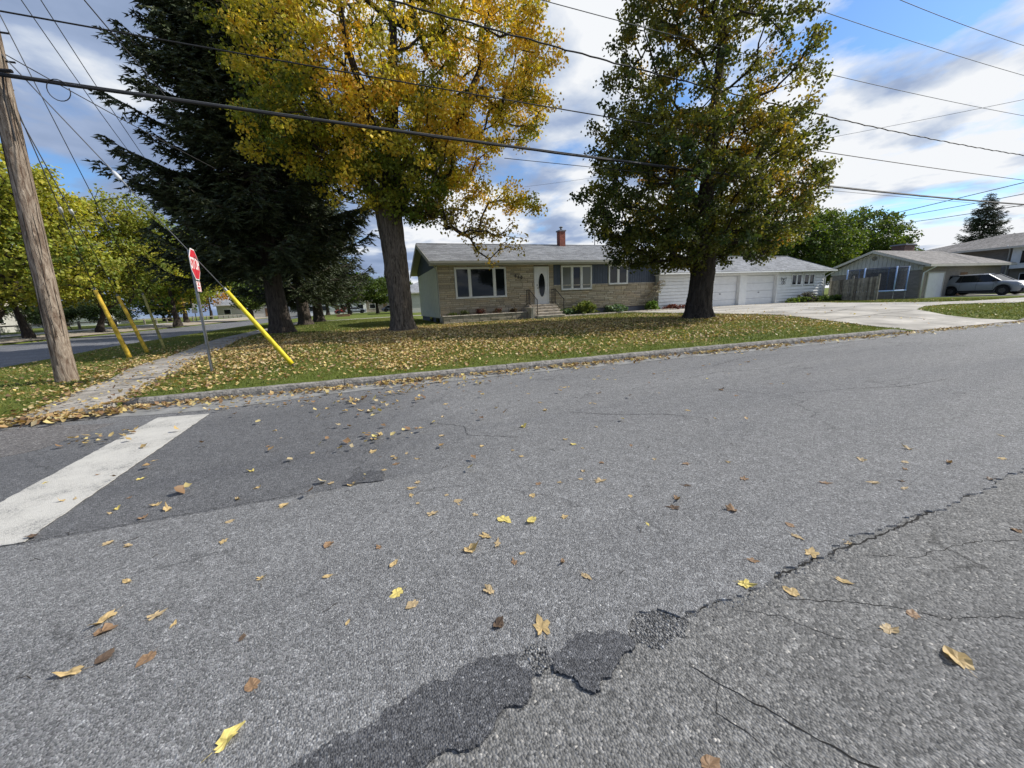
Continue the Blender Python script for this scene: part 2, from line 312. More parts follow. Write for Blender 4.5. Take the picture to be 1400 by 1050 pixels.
M['numbers'] = simple('house_number_black', (0.02, 0.02, 0.02), 0.5)
M['rust'] = simple('bracket_rust', (0.10, 0.06, 0.04), 0.7)
M['carwhite'] = simple('white_car_paint', (0.75, 0.75, 0.76), 0.3)
M['carred'] = simple('red_car_paint', (0.3, 0.03, 0.03), 0.3)
M['sidinggrey'] = simple('grey_siding', (0.50, 0.50, 0.47), 0.6, var=0.06)
M['beigeroof'] = simple('beige_roof', (0.42, 0.36, 0.27), 0.9)
def net_mat():
    m, nt, b, L = new_mat('trampoline_net'); b.inputs['Base Color'].default_value = (0.02, 0.025, 0.04, 1); b.inputs['Alpha'].default_value = 0.55
    P = pos(nt); v = N(nt, 'ShaderNodeTexNoise', i_Scale=6.0); L(P, v.inputs['Vector'])
    rp = ramp(nt, [(0.3, 0.45), (0.7, 0.62)]); L(v.outputs[0], rp.inputs[0]); L(rp.outputs[0], b.inputs['Alpha'])
    return m
M['net'] = net_mat()

# ------------------------------------------------------------------ mesh helpers
ORG = {}
def org_of(parent):
    while parent is not None and parent.parent is not None: parent = parent.parent
    return Vector(ORG.get(parent.name, (0, 0, 0))) if parent is not None else Vector((0, 0, 0))
def tag(o, label=None, cat=None, group=None, kind=None):
    if label: o['label'] = label
    if cat: o['category'] = cat
    if group: o['group'] = group
    if kind: o['kind'] = kind
    return o
def thing(name, label, cat, loc=(0, 0, 0), group=None):
    o = bpy.data.objects.new(name, None); col.objects.link(o); o.location = loc; ORG[o.name] = loc
    o.empty_display_size = 0.1
    return tag(o, label, cat, group)
def link_mesh(name, me, parent=None, smooth=False):
    o = bpy.data.objects.new(name, me); col.objects.link(o)
    if parent is not None: o.parent = parent
    if smooth: me.polygons.foreach_set('use_smooth', np.ones(len(me.polygons), dtype=bool))
    return o
class MB:
    """collects polygons in world space, builds one mesh object"""
    def __init__(s): s.v = []; s.f = []; s.c = []
    def poly(s, pts, c=None):
        k = len(s.v); s.v += [tuple(p) for p in pts]; s.f.append(tuple(range(k, k+len(pts)))); s.c.append(c)
    def verts_faces(s, vs, fs, c=None):
        k = len(s.v); s.v += [tuple(p) for p in vs]
        for f in fs: s.f.append(tuple(i+k for i in f)); s.c.append(c)
    def box(s, x0, x1, y0, y1, z0, z1, c=None):
        vs = [(x, y, z) for z in (z0, z1) for y in (y0, y1) for x in (x0, x1)]
        s.verts_faces(vs, [(0, 2, 3, 1), (4, 5, 7, 6), (0, 1, 5, 4), (2, 6, 7, 3), (0, 4, 6, 2), (1, 3, 7, 5)], c); return s
    def bbox(s, x0, x1, y0, y1, z0, z1, b=0.01, c=None):
        """box with a chamfer round the -Y face"""
        vs = [(x0, y1, z0), (x1, y1, z0), (x1, y1, z1), (x0, y1, z1), (x0, y0+b, z0), (x1, y0+b, z0), (x1, y0+b, z1), (x0, y0+b, z1),
              (x0+b, y0, z0+b), (x1-b, y0, z0+b), (x1-b, y0, z1-b), (x0+b, y0, z1-b)]
        s.verts_faces(vs, [(0, 3, 2, 1), (0, 1, 5, 4), (1, 2, 6, 5), (2, 3, 7, 6), (3, 0, 4, 7), (4, 5, 9, 8), (5, 6, 10, 9), (6, 7, 11, 10), (7, 4, 8, 11), (8, 9, 10, 11)], c); return s
    def bar(s, a, b, w, h=None, c=None):
        a, b = Vector(a), Vector(b); h = h or w; d = (b-a).normalized()
        up = Vector((0, 0, 1)) if abs(d.z) < 0.95 else Vector((0, 1, 0))
        u = d.cross(up).normalized()*w/2; v = u.normalized().cross(d).normalized()*h/2
        vs = [a-u-v, a+u-v, a+u+v, a-u+v, b-u-v, b+u-v, b+u+v, b-u+v]
        s.verts_faces(vs, [(0, 1, 2, 3), (7, 6, 5, 4), (0, 4, 5, 1), (1, 5, 6, 2), (2, 6, 7, 3), (3, 7, 4, 0)], c); return s
    def tube(s, pts, rad, n=8, cap=True, c=None):
        pts = [Vector(p) for p in pts]; m = len(pts)
        rads = rad if isinstance(rad, (list, tuple)) else [rad]*m
        k = len(s.v); prev = None
        for i, p in enumerate(pts):
            d = (pts[min(i+1, m-1)]-pts[max(i-1, 0)]).normalized()
            if prev is None: prev = Vector((1, 0, 0)) if abs(d.x) < 0.9 else Vector((0, 1, 0))
            u = (prev - d*prev.dot(d)).normalized(); v = d.cross(u); prev = u
            for j in range(n):
                t = 2*math.pi*j/n; s.v.append(tuple(p+(u*math.cos(t)+v*math.sin(t))*rads[i]))
        for i in range(m-1):
            for j in range(n):
                a = k+i*n+j; b = k+i*n+(j+1) % n; s.f.append((a, b, b+n, a+n)); s.c.append(c)
        if cap:
            s.f.append(tuple(k+j for j in reversed(range(n)))); s.c.append(c); s.f.append(tuple(k+(m-1)*n+j for j in range(n))); s.c.append(c)
        return s
    def build(s, name, mat, parent=None, smooth=False, origin=None):
        o3 = org_of(parent) if parent is not None else Vector(origin or (0, 0, 0))
        me = bpy.data.meshes.new(name)
        me.from_pydata([(x-o3.x, y-o3.y, z-o3.z) for x, y, z in s.v], [], s.f)
        me.materials.append(mat)
        if any(c is not None for c in s.c):
            ca = me.color_attributes.new('col', 'FLOAT_COLOR', 'CORNER')
            arr = np.array([(*(c or (0.5, 0.5, 0.5)), 1.0) for c, f in zip(s.c, s.f) for _ in f], dtype=np.float32)
            ca.data.foreach_set('color', arr.ravel())
        me.update()
        o = link_mesh(name, me, parent, smooth)
        if parent is None and origin: o.location = origin
        return o
def np_mesh(name, V, F, mat, parent=None, colors=None, smooth=False, origin=None):
    """V (n,3), F (m,k) numpy, colours per face (m,3)"""
    o3 = np.array(org_of(parent) if parent is not None else (origin or (0, 0, 0)), dtype=np.float32)
    me = bpy.data.meshes.new(name); V = np.asarray(V, dtype=np.float32)-o3; F = np.asarray(F, dtype=np.int32)
    m, k = F.shape
    me.vertices.add(len(V)); me.vertices.foreach_set('co', V.ravel())
    me.loops.add(m*k); me.loops.foreach_set('vertex_index', F.ravel())
    me.polygons.add(m); me.polygons.foreach_set('loop_start', np.arange(0, m*k, k, dtype=np.int32)); me.polygons.foreach_set('loop_total', np.full(m, k, dtype=np.int32))
    me.materials.append(mat); me.update(calc_edges=True); me.validate()
    if colors is not None:
        ca = me.color_attributes.new('col', 'FLOAT_COLOR', 'CORNER')
        cc = np.repeat(np.hstack([colors, np.ones((m, 1))]).astype(np.float32), k, axis=0); ca.data.foreach_set('color', cc.ravel())
    o = link_mesh(name, me, parent, smooth)
    if parent is None and origin: o.location = origin
    return o
def dup(o, parent=None, mats=None):
    c = o.copy(); col.objects.link(c); c.parent = parent
    if parent is None: ORG[c.name] = tuple(c.location)
    for ch in list(o.children): dup(ch, c)
    return c

# ------------------------------------------------------------------ terrain
def sstep(a, b, x):
    t = np.clip((np.asarray(x, float)-a)/(b-a), 0, 1); return t*t*(3-2*t)
def yk(x): return 7.16-0.083*np.asarray(x, float)
def T(x, y):
    x = np.asarray(x, float); y = np.asarray(y, float)
    h = 0.33-0.06*sstep(22, 34, x)-0.17*sstep(34, 44, x)
    h = h-0.14*sstep(-2.2, -4.8, x)*(1-sstep(15, 22, y))-0.10*sstep(-4.0, -10.5, x)
    base = np.where(x > 19.6, 0.10, 0.12)
    w = sstep(0.15, 5.5, y-yk(x))
    z = base+(h-base)*w
    dip = sstep(14.0, 14.9, x)*(1-sstep(19.6, 20.3, x))*(1-sstep(0, 2.5, y-yk(x)))
    z = z-dip*0.105
    rp = (1-sstep(-4.0, -3.55, x))*sstep(-5.3, -4.9, x)*(1-sstep(0, 1.2, y-yk(x)))      # dropped corner at the pavement end
    z = z-rp*0.10
    return z
def Tz(x, y): return float(T(x, y))
def PK(x, y):                                                         # park side, beyond the cross street
    return 0.10+0.42*sstep(-23.3, -30, x)*1.0

def region(name, poly, zf, mat, cell, label=None, parent=None, off=0.0, skirt=0.0):
    """area mesh that follows a height function, with its own edge drop"""
    pts = []
    n = len(poly)
    for i in range(n):
        a = np.array(poly[i], float); b = np.array(poly[(i+1) % n], float); k = max(1, int(np.hypot(*(b-a))/cell))
        for j in range(k): pts.append(a+(b-a)*j/k)
    nb = len(pts); P = np.array(poly, float)
    xs = np.arange(P[:, 0].min()+cell*.5, P[:, 0].max(), cell); ys = np.arange(P[:, 1].min()+cell*.5, P[:, 1].max(), cell)
    X, Y = np.meshgrid(xs, ys); X = X.ravel(); Y = Y.ravel()
    inside = np.zeros(len(X), bool)
    for i in range(n):
        x1, y1 = P[i]; x2, y2 = P[(i+1) % n]
        if y1 == y2: continue
        cr = ((y1 > Y) != (y2 > Y)) & (X < (x2-x1)*(Y-y1)/(y2-y1)+x1); inside ^= cr
    inner = [Vector((x, y)) for x, y in zip(X[inside], Y[inside])]
    vs = [Vector(p) for p in pts]+inner
    r = delaunay_2d_cdt(vs, [], [list(range(nb))], 1, 1e-5)
    vv = r[0]; V = np.array([(v.x, v.y) for v in vv]); z = zf(V[:, 0], V[:, 1])+off
    mb = MB(); mb.v = [(a[0], a[1], float(c)) for a, c in zip(V, z)]; mb.f = [tuple(f) for f in r[2]]; mb.c = [None]*len(mb.f)
    if skirt:
        ring = pts; zz = zf(np.array(pts)[:, 0], np.array(pts)[:, 1])+off
        for i in range(nb):
            j = (i+1) % nb
            mb.poly([(pts[i][0], pts[i][1], zz[i]-skirt), (pts[j][0], pts[j][1], zz[j]-skirt), (pts[j][0], pts[j][1], zz[j]), (pts[i][0], pts[i][1], zz[i])])
    o = mb.build(name, mat, parent)
    return o
def structure(o): o['kind'] = 'structure'; return o
flat = lambda x, y: np.zeros(len(x))

# the far ground, one sheet to the horizon
structure(MB().box(-1800, 1800, -1200, 2400, -1.2, -0.35).build('ground', M['grass']))

# ---- road: old asphalt underneath, newer lift on top with a ragged broken edge
def edge_y(x):
    return 1.045+0.018*np.sin(x*3.1+.4)+0.012*np.sin(x*11.3)+0.008*np.sin(x*29.+1)+0.006*np.sin(x*67.)
structure(MB().box(-300, 400, -30, 3.0, -0.30, -0.010).build('old_asphalt_lane', M['asphalt_old']))
def new_lift():
    xs = np.concatenate([np.linspace(-300, -12, 25), np.linspace(-11.5, -1, 40), np.arange(-.95, 6, .02), np.linspace(6.1, 30, 120), np.linspace(31, 400, 60)])
    top = [(x, float(yk(x))+0.05) for x in xs]
    lo = []
    for x in xs:
        y = float(edge_y(x)) + random.uniform(-.006, .006)
        # broken pothole bay
        if 0.86 < x < 1.10: y += 0.10*math.sin((x-0.86)/0.24*math.pi)**0.7
        lo.append((x, y))
    mb = MB(); n = len(xs); vs = []
    for (x, y), (_, yt) in zip(lo, top):
        vs += [(x, y, -0.012), (x, y+0.004, 0.0), (x, yt, 0.0)]
    fs = []
    for i in range(n-1): fs += [(3*i, 3*i+3, 3*i+4, 3*i+1), (3*i+1, 3*i+4, 3*i+5, 3*i+2)]
    mb.verts_faces(vs, fs); return mb.build('road', M['asphalt'])
structure(new_lift())
def ragged(poly, step, amp, seed=1):
    rr = random.Random(seed); out = []
    for i in range(len(poly)):
        a = Vector(poly[i]); b = Vector(poly[(i+1) % len(poly)]); k = max(1, int((b-a).length/step)); nrm = Vector((-(b-a).y, (b-a).x)).normalized()
        for j in range(k): out.append(tuple(a+(b-a)*j/k+nrm*rr.uniform(-amp, amp)))
    return out
def sheet(name, poly, z, mat, thick=0.004):
    mb = MB(); mb.poly([(x, y, z) for x, y in poly])
    n = len(poly)
    for i in range(n):
        a, b = poly[i], poly[(i+1) % n]; mb.poly([(a[0], a[1], z-thick), (b[0], b[1], z-thick), (b[0], b[1], z), (a[0], a[1], z)])
    return structure(mb.build(name, mat))
# darker resurfaced strip beside the stop bar and a brown one beyond it
sheet('brown_asphalt_strip', ragged([(-12, 4.9), (-4.4, 4.95), (-3.5, 5.5), (-3.3, 6.4), (-4.1, 6.75), (-6, 6.9), (-12, 6.9)], 0.12, 0.015, 5), 0.0045, M['asphalt_brown'])
def fractal(poly, levels, amp, seed):
    rr = random.Random(seed); P = [Vector(p) for p in poly]
    for l in range(levels):
        out = []
        for i in range(len(P)):
            a, b = P[i], P[(i+1) % len(P)]; n_ = Vector((-(b-a).y, (b-a).x)); out += [a, (a+b)/2+n_*rr.uniform(-amp, amp)]
        P = out
    return [tuple(p) for p in P]
sheet('asphalt_patch', fractal([(-0.66, 0.80), (-0.40, 0.87), (-0.16, 0.945), (-0.05, 0.90), (0.10, 0.93), (0.19, 0.915), (0.26, 0.97), (0.345, 0.965), (0.40, 1.01), (0.43, 1.06), (0.38, 1.12), (0.41, 1.16), (0.30, 1.175), (0.20, 1.19), (0.10, 1.16), (-0.02, 1.15), (-0.16, 1.10), (-0.30, 1.09), (-0.45, 1.03), (-0.7, 0.96)], 4, .20, 8), 0.0015, M['asphalt_patch'], .012)
sheet('asphalt_patch', fractal([(0.50, 1.03), (0.56, 0.99), (0.575, 0.93), (0.62, 0.905), (0.655, 0.94), (0.71, 0.955), (0.76, 0.98), (0.82, 0.985), (0.85, 1.04), (0.80, 1.10), (0.73, 1.105), (0.66, 1.14), (0.60, 1.11), (0.54, 1.10)], 4, .26, 9), 0.0015, M['asphalt_patch'], .012)
sheet('asphalt_patch', fractal([(0.40, 1.12), (0.45, 1.04), (0.50, 1.06), (0.52, 1.13), (0.46, 1.17)], 4, .3, 19), 0.001, M['asphalt_rough'], .012)
sheet('worn_hollow', fractal([(0.84, 1.02), (0.90, 0.97), (1.0, 0.965), (1.12, 1.00), (1.22, 1.03), (1.16, 1.10), (1.04, 1.15), (0.93, 1.17), (0.86, 1.11)], 4, .22, 22), -0.0075, M['asphalt_rough'])
sheet('asphalt_patch', ragged([(-0.32, 3.03), (-0.02, 2.98), (0.0, 3.14), (-0.1, 3.22), (-0.25, 3.2)], 0.03, 0.01, 10), 0.0085, M['asphalt_patch'])
# worn rough old surface showing in the broken bay
sheet('stop_bar', ragged([(-2.80, 3.15), (-2.18, 3.10), (-2.2, 6.28), (-2.83, 6.42)], 0.05, 0.007, 4), 0.009, M['paint'])
def crack(pts, w=0.006, seed=0, z=0.003):
    rr = random.Random(seed); P = []
    for a, b in zip(pts[:-1], pts[1:]):
        a = Vector(a); b = Vector(b); k = max(2, int((b-a).length/0.022)); nn = Vector((-(b-a).y, (b-a).x)).normalized()
        for j in range(k): P.append(a+(b-a)*j/k+nn*rr.uniform(-.010, .010)*min(1, (b-a).length*3))
    P.append(Vector(pts[-1])); mb = MB()
    for i in range(len(P)-1):
        d = (P[i+1]-P[i]).normalized(); nn = Vector((-d.y, d.x)); w1 = w*rr.uniform(.25, 1.0)
        if i == 0: w0 = 0.001
        mb.poly([(*(P[i]-nn*w0/2), z), (*(P[i+1]-nn*w1/2), z), (*(P[i+1]+nn*w1/2), z), (*(P[i]+nn*w0/2), z)]); w0 = w1
    return structure(mb.build('road_crack', M['crack']))
zo = -0.0085
crack([(0.98, .86), (1.02, .77), (1.10, .63), (1.14, .54), (1.2, .44), (1.27, .36), (1.32, .28)], .007, 1, zo)
crack([(1.02, .77), (0.93, .70), (0.97, .62), (1.0, .5), (1.06, .40)], .004, 2, zo)
crack([(1.62, .93), (1.83, .82), (1.98, .72), (2.1, .60), (2.35, .50), (2.5, .38)], .004, 3, zo)
crack([(2.25, .98), (2.45, .86), (2.9, .80), (3.3, .62)], .004, 4, zo)
crack([(1.35, .98), (1.50, .88), (1.58, .74), (1.75, .60)], .003, 5, zo)
crack([(2.2, 3.9), (2.6, 3.55), (3.1, 3.3), (3.35, 3.0)], .010, 6)
crack([(4.6, 4.6), (5.6, 4.75), (6.4, 4.5), (7.5, 4.7)], .009, 7)
crack([(5.2, 3.2), (6.0, 3.0), (6.7, 2.75), (7.6, 2.7)], .010, 8)
crack([(-2.2, 3.09), (-1.0, 3.04), (-0.36, 2.99)], .008, 9, 0.0095)
crack([(6.0, 5.2), (7.4, 5.6), (9.0, 5.3), (11, 5.5)], .012, 10)
crack([(0.5, 4.4), (0.9, 4.0), (0.85, 3.7), (1.3, 3.4)], .008, 11)
crack([(1.12, 1.05), (1.5, 1.035), (2.0, 1.05), (2.5, 1.03), (3.1, 1.04), (3.9, 1.05)], .016, 12, -0.0085)  # broken edge: dark crack line, with the step's thin shadow painted in

# cross street
def xedge(y): return np.where(np.asarray(y) < 14, -10.3+3.9*sstep(13.5, 7.2, y), -10.3-0.03*(np.asarray(y)-14)*0)
cross = [(-300, 7.2), (-6.2, 7.5), (-7.6, 8.6), (-8.9, 10.4), (-9.8, 12.4), (-10.3, 15), (-10.6, 40), (-10.8, 700), (-23.0, 700), (-23, 12), (-26, 9.3), (-30, 8.6), (-300, 8.5)]
structure(region('cross_street', cross, flat, M['asphalt_cross'], 12.0, off=-0.004))

# ---- lawn of the corner lot
def lawn_mesh():
    us = np.concatenate([-10.9+np.arange(0, 0.01), np.arange(-10.9, 24, 0.3), np.arange(24, 60, 0.8), np.arange(60, 400, 12), [700, 1200]])
    vsx = np.concatenate([[0.0, 0.06], np.arange(0.15, 16, 0.3), np.arange(16, 45, 1.0), np.arange(45, 300, 14), [500, 900, 1500]])
    U, W = np.meshgrid(us, vsx)
    X = U; Y = yk(np.clip(U, -20, 60))+0.12+W
    # corner radius: push the lawn's front edge back along the curved corner
    edge = np.interp(X, [-10.9, -10.35, -10.3, -9.8, -8.9, -7.6, -6.2, -5.0, -4.7], [40, 15, 14.4, 12.4, 10.4, 8.6, 7.62, 7.15, 0])
    Y = np.maximum(Y, np.where(X < -4.7, edge+0.002*W, -1e9))
    Z = T(X, Y)
    Z = np.where((W == 0), np.minimum(Z, -0.02), Z)
    nx = len(us); ny = len(vsx)
    i = np.arange(nx*ny).reshape(ny, nx); F = np.stack([i[:-1, :-1], i[:-1, 1:], i[1:, 1:], i[1:, :-1]], -1).reshape(-1, 4)
    return structure(np_mesh('lawn', np.stack([X, Y, Z], -1).reshape(-1, 3), F, M['grass'], smooth=True))
lawn_mesh()
# park across the cross street
def park_mesh():
    xs = np.concatenate([[-23.0, -23.15], -23.3-np.arange(0, 20, .8), [-60, -120, -300, -900]]); ys = np.concatenate([[9.0, 12], np.arange(14, 120, 4), [200, 400, 900, 1800]])
    X, Y = np.meshgrid(xs, ys); Z = PK(X, Y); Z[:, 0] = -0.02
    nx, ny = len(xs), len(ys); i = np.arange(nx*ny).reshape(ny, nx); F = np.stack([i[:-1, :-1], i[1:, :-1], i[1:, 1:], i[:-1, 1:]], -1).reshape(-1, 4)
    structure(np_mesh('park_lawn', np.stack([X, Y, Z], -1).reshape(-1, 3), F, M['grass'], smooth=True))
park_mesh()
structure(region('gravel_strip', [(-23.05, 30.5), (-26.3, 30.5), (-26.8, 60), (-28, 130), (-23.05, 130)], PK, M['gravel'], 3.0, off=0.03))
structure(region('park_footpath', [(-27.0, 14), (-28.6, 14), (-28.9, 150), (-27.6, 150)], PK, M['concrete'], 3.0, off=0.03))
mb = MB()
for i in range(12): mb.box(-23.3, -22.95, 14+i*1.36, 15.34+i*1.36, 0.0, 0.16)
structure(mb.build('yellow_kerb', M['yellowkerb']))

# ---- kerb of the corner lot, poured in sections
kerb = bpy.data.objects.new('kerb', None); col.objects.link(kerb); structure(kerb)
def kerb_section(pts, seed):
    rr = random.Random(seed); prof = [(-0.01, -0.02), (0.0, 0.075), (0.022, 0.115), (0.055, 0.132), (0.115, 0.132), (0.155, 0.115), (0.17, 0.0)]
    mb = MB(); n = len(prof); P = [Vector(p) for p in pts]
    dz = rr.uniform(-.006, .006); dy = rr.uniform(-.008, .008); vs = []
    for i, p in enumerate(P):
        d = (P[min(i+1, len(P)-1)]-P[max(i-1, 0)]).normalized(); nn = Vector((-d.y, d.x))
        for (a, h) in prof:
            q = p+nn*(a+dy+rr.uniform(-.004, .004)); vs.append((q.x, q.y, (h+dz+rr.uniform(-.004, .003))*p_h(p.x) if h > 0 else h))
    fs = []
    for i in range(len(P)-1):
        for j in range(n-1): a = i*n+j; fs.append((a, a+1, a+n+1, a+n)[::-1])
    fs.append(tuple(range(n))); fs.append(tuple((len(P)-1)*n+j for j in reversed(range(n))))
    mb.verts_faces(vs, fs); mb.build('kerb_section', M['kerb'], kerb)
def p_h(x): return float(1-0.85*sstep(13.6, 14.6, x)*(1-sstep(19.4, 20.2, x)) - 0.3*(1-sstep(-4.0, -3.5, x)))
xk = -3.45; i = 0
kerb_section([(-3.80, 7.78), (-3.74, 7.62), (-3.64, 7.52), (-3.5, 7.462)], 99)
ends = [-3.49]
while ends[-1] < 60: ends.append(ends[-1]+random.choice([1.5, 2.4, 3.0, 3.0]))
for a, b in zip(ends[:-1], ends[1:]):
    k = max(3, int((b-a)/0.15)); xs = np.linspace(a+.006, b-.006, k)
    kerb_section([(x, float(yk(x))) for x in xs], int(a*100)+999)
# concrete gutter apron between asphalt and kerb
def gutter():
    xs = np.concatenate([np.arange(-3.9, 20, .25), np.arange(20, 70, 2.)]); mb = MB(); vs = []
    for x in xs:
        y = float(yk(x)); w = 0.42+0.03*math.sin(x*1.7)+random.uniform(-.02, .02)+0.35*math.exp(-((x+2.2)/1.6)**2); vs += [(x, y-w, 0.0045), (x, y-0.02, 0.006)]
    for i in range(len(xs)-1): pass
    mb.verts_faces(vs, [(2*i, 2*i+2, 2*i+3, 2*i+1) for i in range(len(xs)-1)]); return structure(mb.build('gutter', M['gutter']))
gutter()

# ---- pavement slabs along the cross street side
walk = bpy.data.objects.new('sidewalk', None); col.objects.link(walk); structure(walk)
y = 7.22; s = 0
def wx(y): return np.interp(y, [7.0, 9.7, 11.7, 16.2, 19.3, 60], [-4.78, -4.95, -5.45, -5.95, -6.3, -6.6])
while y < 46:
    L = 1.5; a = 0.012; rr = random.uniform(-.008, .008)
    x00, x01 = wx(y+a), wx(y+L-a); w = 1.12 if y > 9 else 1.0+0.0*y
    pts = [(x00, y+a), (x00+w, y+a), (x01+w, y+L-a), (x01, y+L-a)]
    mb = MB(); top = []; 
    n = 5
    vs = [];
    for iy in range(n):
        for ix in range(n):
            u, v = ix/(n-1), iy/(n-1); xx = (x00*(1-v)+x01*v)+w*u; yy = y+a+(L-2*a)*v; vs.append((xx, yy, Tz(xx, yy)+0.02+rr*v))
    fs = [(iy*n+ix, iy*n+ix+1, (iy+1)*n+ix+1, (iy+1)*n+ix) for iy in range(n-1) for ix in range(n-1)]
    mb.verts_faces(vs, fs)
    ring = [0, n-1, n*n-1, n*(n-1)]
    for p, q in zip(ring, ring[1:]+ring[:1]):
        A, B = vs[p], vs[q]; mb.poly([(A[0], A[1], A[2]-.08), (B[0], B[1], B[2]-.08), B, A])
    mb.build('slab', M['oldconcrete'], walk); y += L; s += 1

# ---- concrete driveway, poured panels
drive = [(14.75, 6.02), (15.0, 8.3), (15.9, 11), (16.1, 13.7), (16.2, 20.3), (19.2, 21.5), (31.3, 21.5), (31.2, 18.0), (30.0, 16.2), (29.6, 14.0), (29.3, 12.0), (30.5, 10.5), (44.0, 10.0), (44, 9.2), (28.9, 8.5), (27.6, 9.2), (26.1, 9.75), (24.0, 9.7), (21.7, 9.0), (19.9, 7.4), (19.55, 6.5), (19.8, 5.60)]
structure(region('driveway', drive, T, M['concrete'], 0.5, off=0.02, skirt=0.1))
mbj = MB()
def joint(a, b):
    a = Vector(a); b = Vector(b); k = max(2, int((b-a).length/.4)); d = (b-a).normalized(); nn = Vector((-d.y, d.x))*0.016
    for j in range(k):
        p = a+(b-a)*j/k; q = a+(b-a)*(j+1)/k
        mbj.poly([(*(p-nn), Tz(*p)+.025), (*(q-nn), Tz(*q)+.025), (*(q+nn), Tz(*q)+.025), (*(p+nn), Tz(*p)+.025)])
joint((16.0, 12.2), (29.3, 12.2)); joint((16.1, 16.2), (30.0, 16.2)); joint((20.5, 9.3), (20.5, 21)); joint((25, 9.8), (25, 21)); joint((15.1, 8.6), (21.0, 8.8)); joint((18, 6), (18, 8.6)); joint((33, 9.2), (33, 10.4)); joint((17.5, 10), (20.5, 10.8)); 
structure(mbj.build('driveway_joint', M['crack']))
# neighbours' driveway under the car and a cross path behind the spruces
structure(region('neighbour_driveway', [(46.5, 3.4), (51.6, 3.0), (51.8, 21), (46.5, 21)], T, M['concrete'], 1.0, off=0.02, skirt=0.1))
structure(region('side_path', [(-6.2, 38.5), (-1.5, 40.5), (4.0, 41.5), (14, 42.0), (14, 44.2), (4, 43.7), (-1.5, 42.9), (-6.2, 41.5)], T, M['concrete'], 1.0, off=0.02))
structure(region('back_lane', [(-10.2, 96), (40, 99), (40, 104), (-10.2, 101)], T, M['asphalt_cross'], 4.0, off=0.02))

# ================================================================== buildings
M['curtain'] = glass_mat('glass_with_curtain', (0.13, 0.14, 0.125), 0.12)
def window(parent, x0, x1, z0, z1, y, splits, name='window', glasses=None, fr=0.07, proud=0.05):
    """a white framed window on a wall that faces -Y; splits = x of the mullions"""
    mb = MB()
    mb.bbox(x0-fr, x1+fr, y-proud, y+.02, z1, z1+fr, .008); mb.bbox(x0-fr, x1+fr, y-proud-.02, y+.02, z0-fr, z0, .008)
    mb.bbox(x0-fr, x0, y-proud+.002, y+.02, z0+.001, z1-.001, .008); mb.bbox(x1, x1+fr, y-proud+.002, y+.02, z0+.001, z1-.001, .008)
    for s in splits: mb.bbox(s-.055, s+.055, y-proud+.002, y+.02, z0+.001, z1-.001, .008)
    f = mb.build(name, M['white'], parent)
    ed = [x0]+list(splits)+[x1]
    for i, (a, b) in enumerate(zip(ed[:-1], ed[1:])):
        a2 = a+(.055 if i else 0); b2 = b-(.055 if i < len(ed)-2 else 0)
        MB().box(a2+.001, b2-.001, y-.012, y+.01, z0+.001, z1-.001).build('pane', M[(glasses or {}).get(i, 'glass')], f)
        g = MB(); s = .035
        g.box(a2+.001, a2+s, y-.03, y-.013, z0+.002, z1-.002); g.box(b2-s, b2-.001, y-.03, y-.013, z0+.002, z1-.002)
        g.box(a2+s+.001, b2-s-.001, y-.03, y-.013, z0+.002, z0+s); g.box(a2+s+.001, b2-s-.001, y-.03, y-.013, z1-s, z1-.002)
        g.build('sash', M['white'], f)
    return f
def stone_clad(parent, rects, y, holes, h=0.115, proud=0.045, seed=2):
    rr = random.Random(seed); mb = MB()
    cols = [(0.54, 0.47, 0.36), (0.50, 0.43, 0.32), (0.54, 0.46, 0.33), (0.44, 0.38, 0.28), (0.56, 0.50, 0.39), (0.40, 0.35, 0.27), (0.50, 0.41, 0.29)]
    for (x0, x1, z0, z1) in rects:
        n = max(1, round((z1-z0)/h)); hh = (z1-z0)/n
        zc = z0; r = 0
        while zc < z1-0.02:
            H2 = min(hh*rr.choice([1, 1, 1, 2 if rr.random() < .3 else 1]), z1-zc); x = x0
            while x < x1-.01:
                w = rr.uniform(.25, .85); xe = min(x+w, x1)
                if x1-xe < .12: xe = x1
                segs = [(x, xe)]
                for (a, b, c, d) in holes:
                    if zc+H2 > c+.01 and zc < d-.01:
                        ns = []
                        for (p, q) in segs:
                            if q <= a or p >= b: ns.append((p, q)); continue
                            if p < a: ns.append((p, a))
                            if q > b: ns.append((b, q))
                        segs = ns
                c = rr.choice(cols); k = rr.uniform(.86, 1.12); c = tuple(v*k for v in c)
                for p, q in segs:
                    if q-p > .03:
                        pr = proud*rr.uniform(.45, 1.1); g = .010
                        mb.bbox(p+g, q-g, y-pr, y+.01, zc+g, zc+H2-g, .01, c)
                x = xe
            zc += H2
    o = mb.build('stone_cladding', M['stone'], parent); o['kind'] = 'stuff'; return o
def roof_slope(parent, A, B, C, D, mat, step=0.16, name='roof_slope', lift=0.012):
    """shingled slope: A,B eave corners, C,D ridge corners (C above B), laid in overlapping courses"""
    A, B, C, D = map(Vector, (A, B, C, D)); L = ((D-A).length+(C-B).length)/2; n = max(2, int(L/step))
    nrm = (B-A).cross(D-A)
    if nrm.length < 1e-6: nrm = (B-A).cross(C-A)
    nrm.normalize()
    if nrm.z < 0: nrm = -nrm
    mb = MB()
    for i in range(n):
        a = A+(D-A)*i/n; b = B+(C-B)*i/n; c = B+(C-B)*(i+1)/n; d = A+(D-A)*(i+1)/n
        mb.poly([a+nrm*lift, b+nrm*lift, c, d]); mb.poly([a-nrm*.002, b-nrm*.002, b+nrm*lift, a+nrm*lift])
    o = mb.build(name, mat, parent); return o

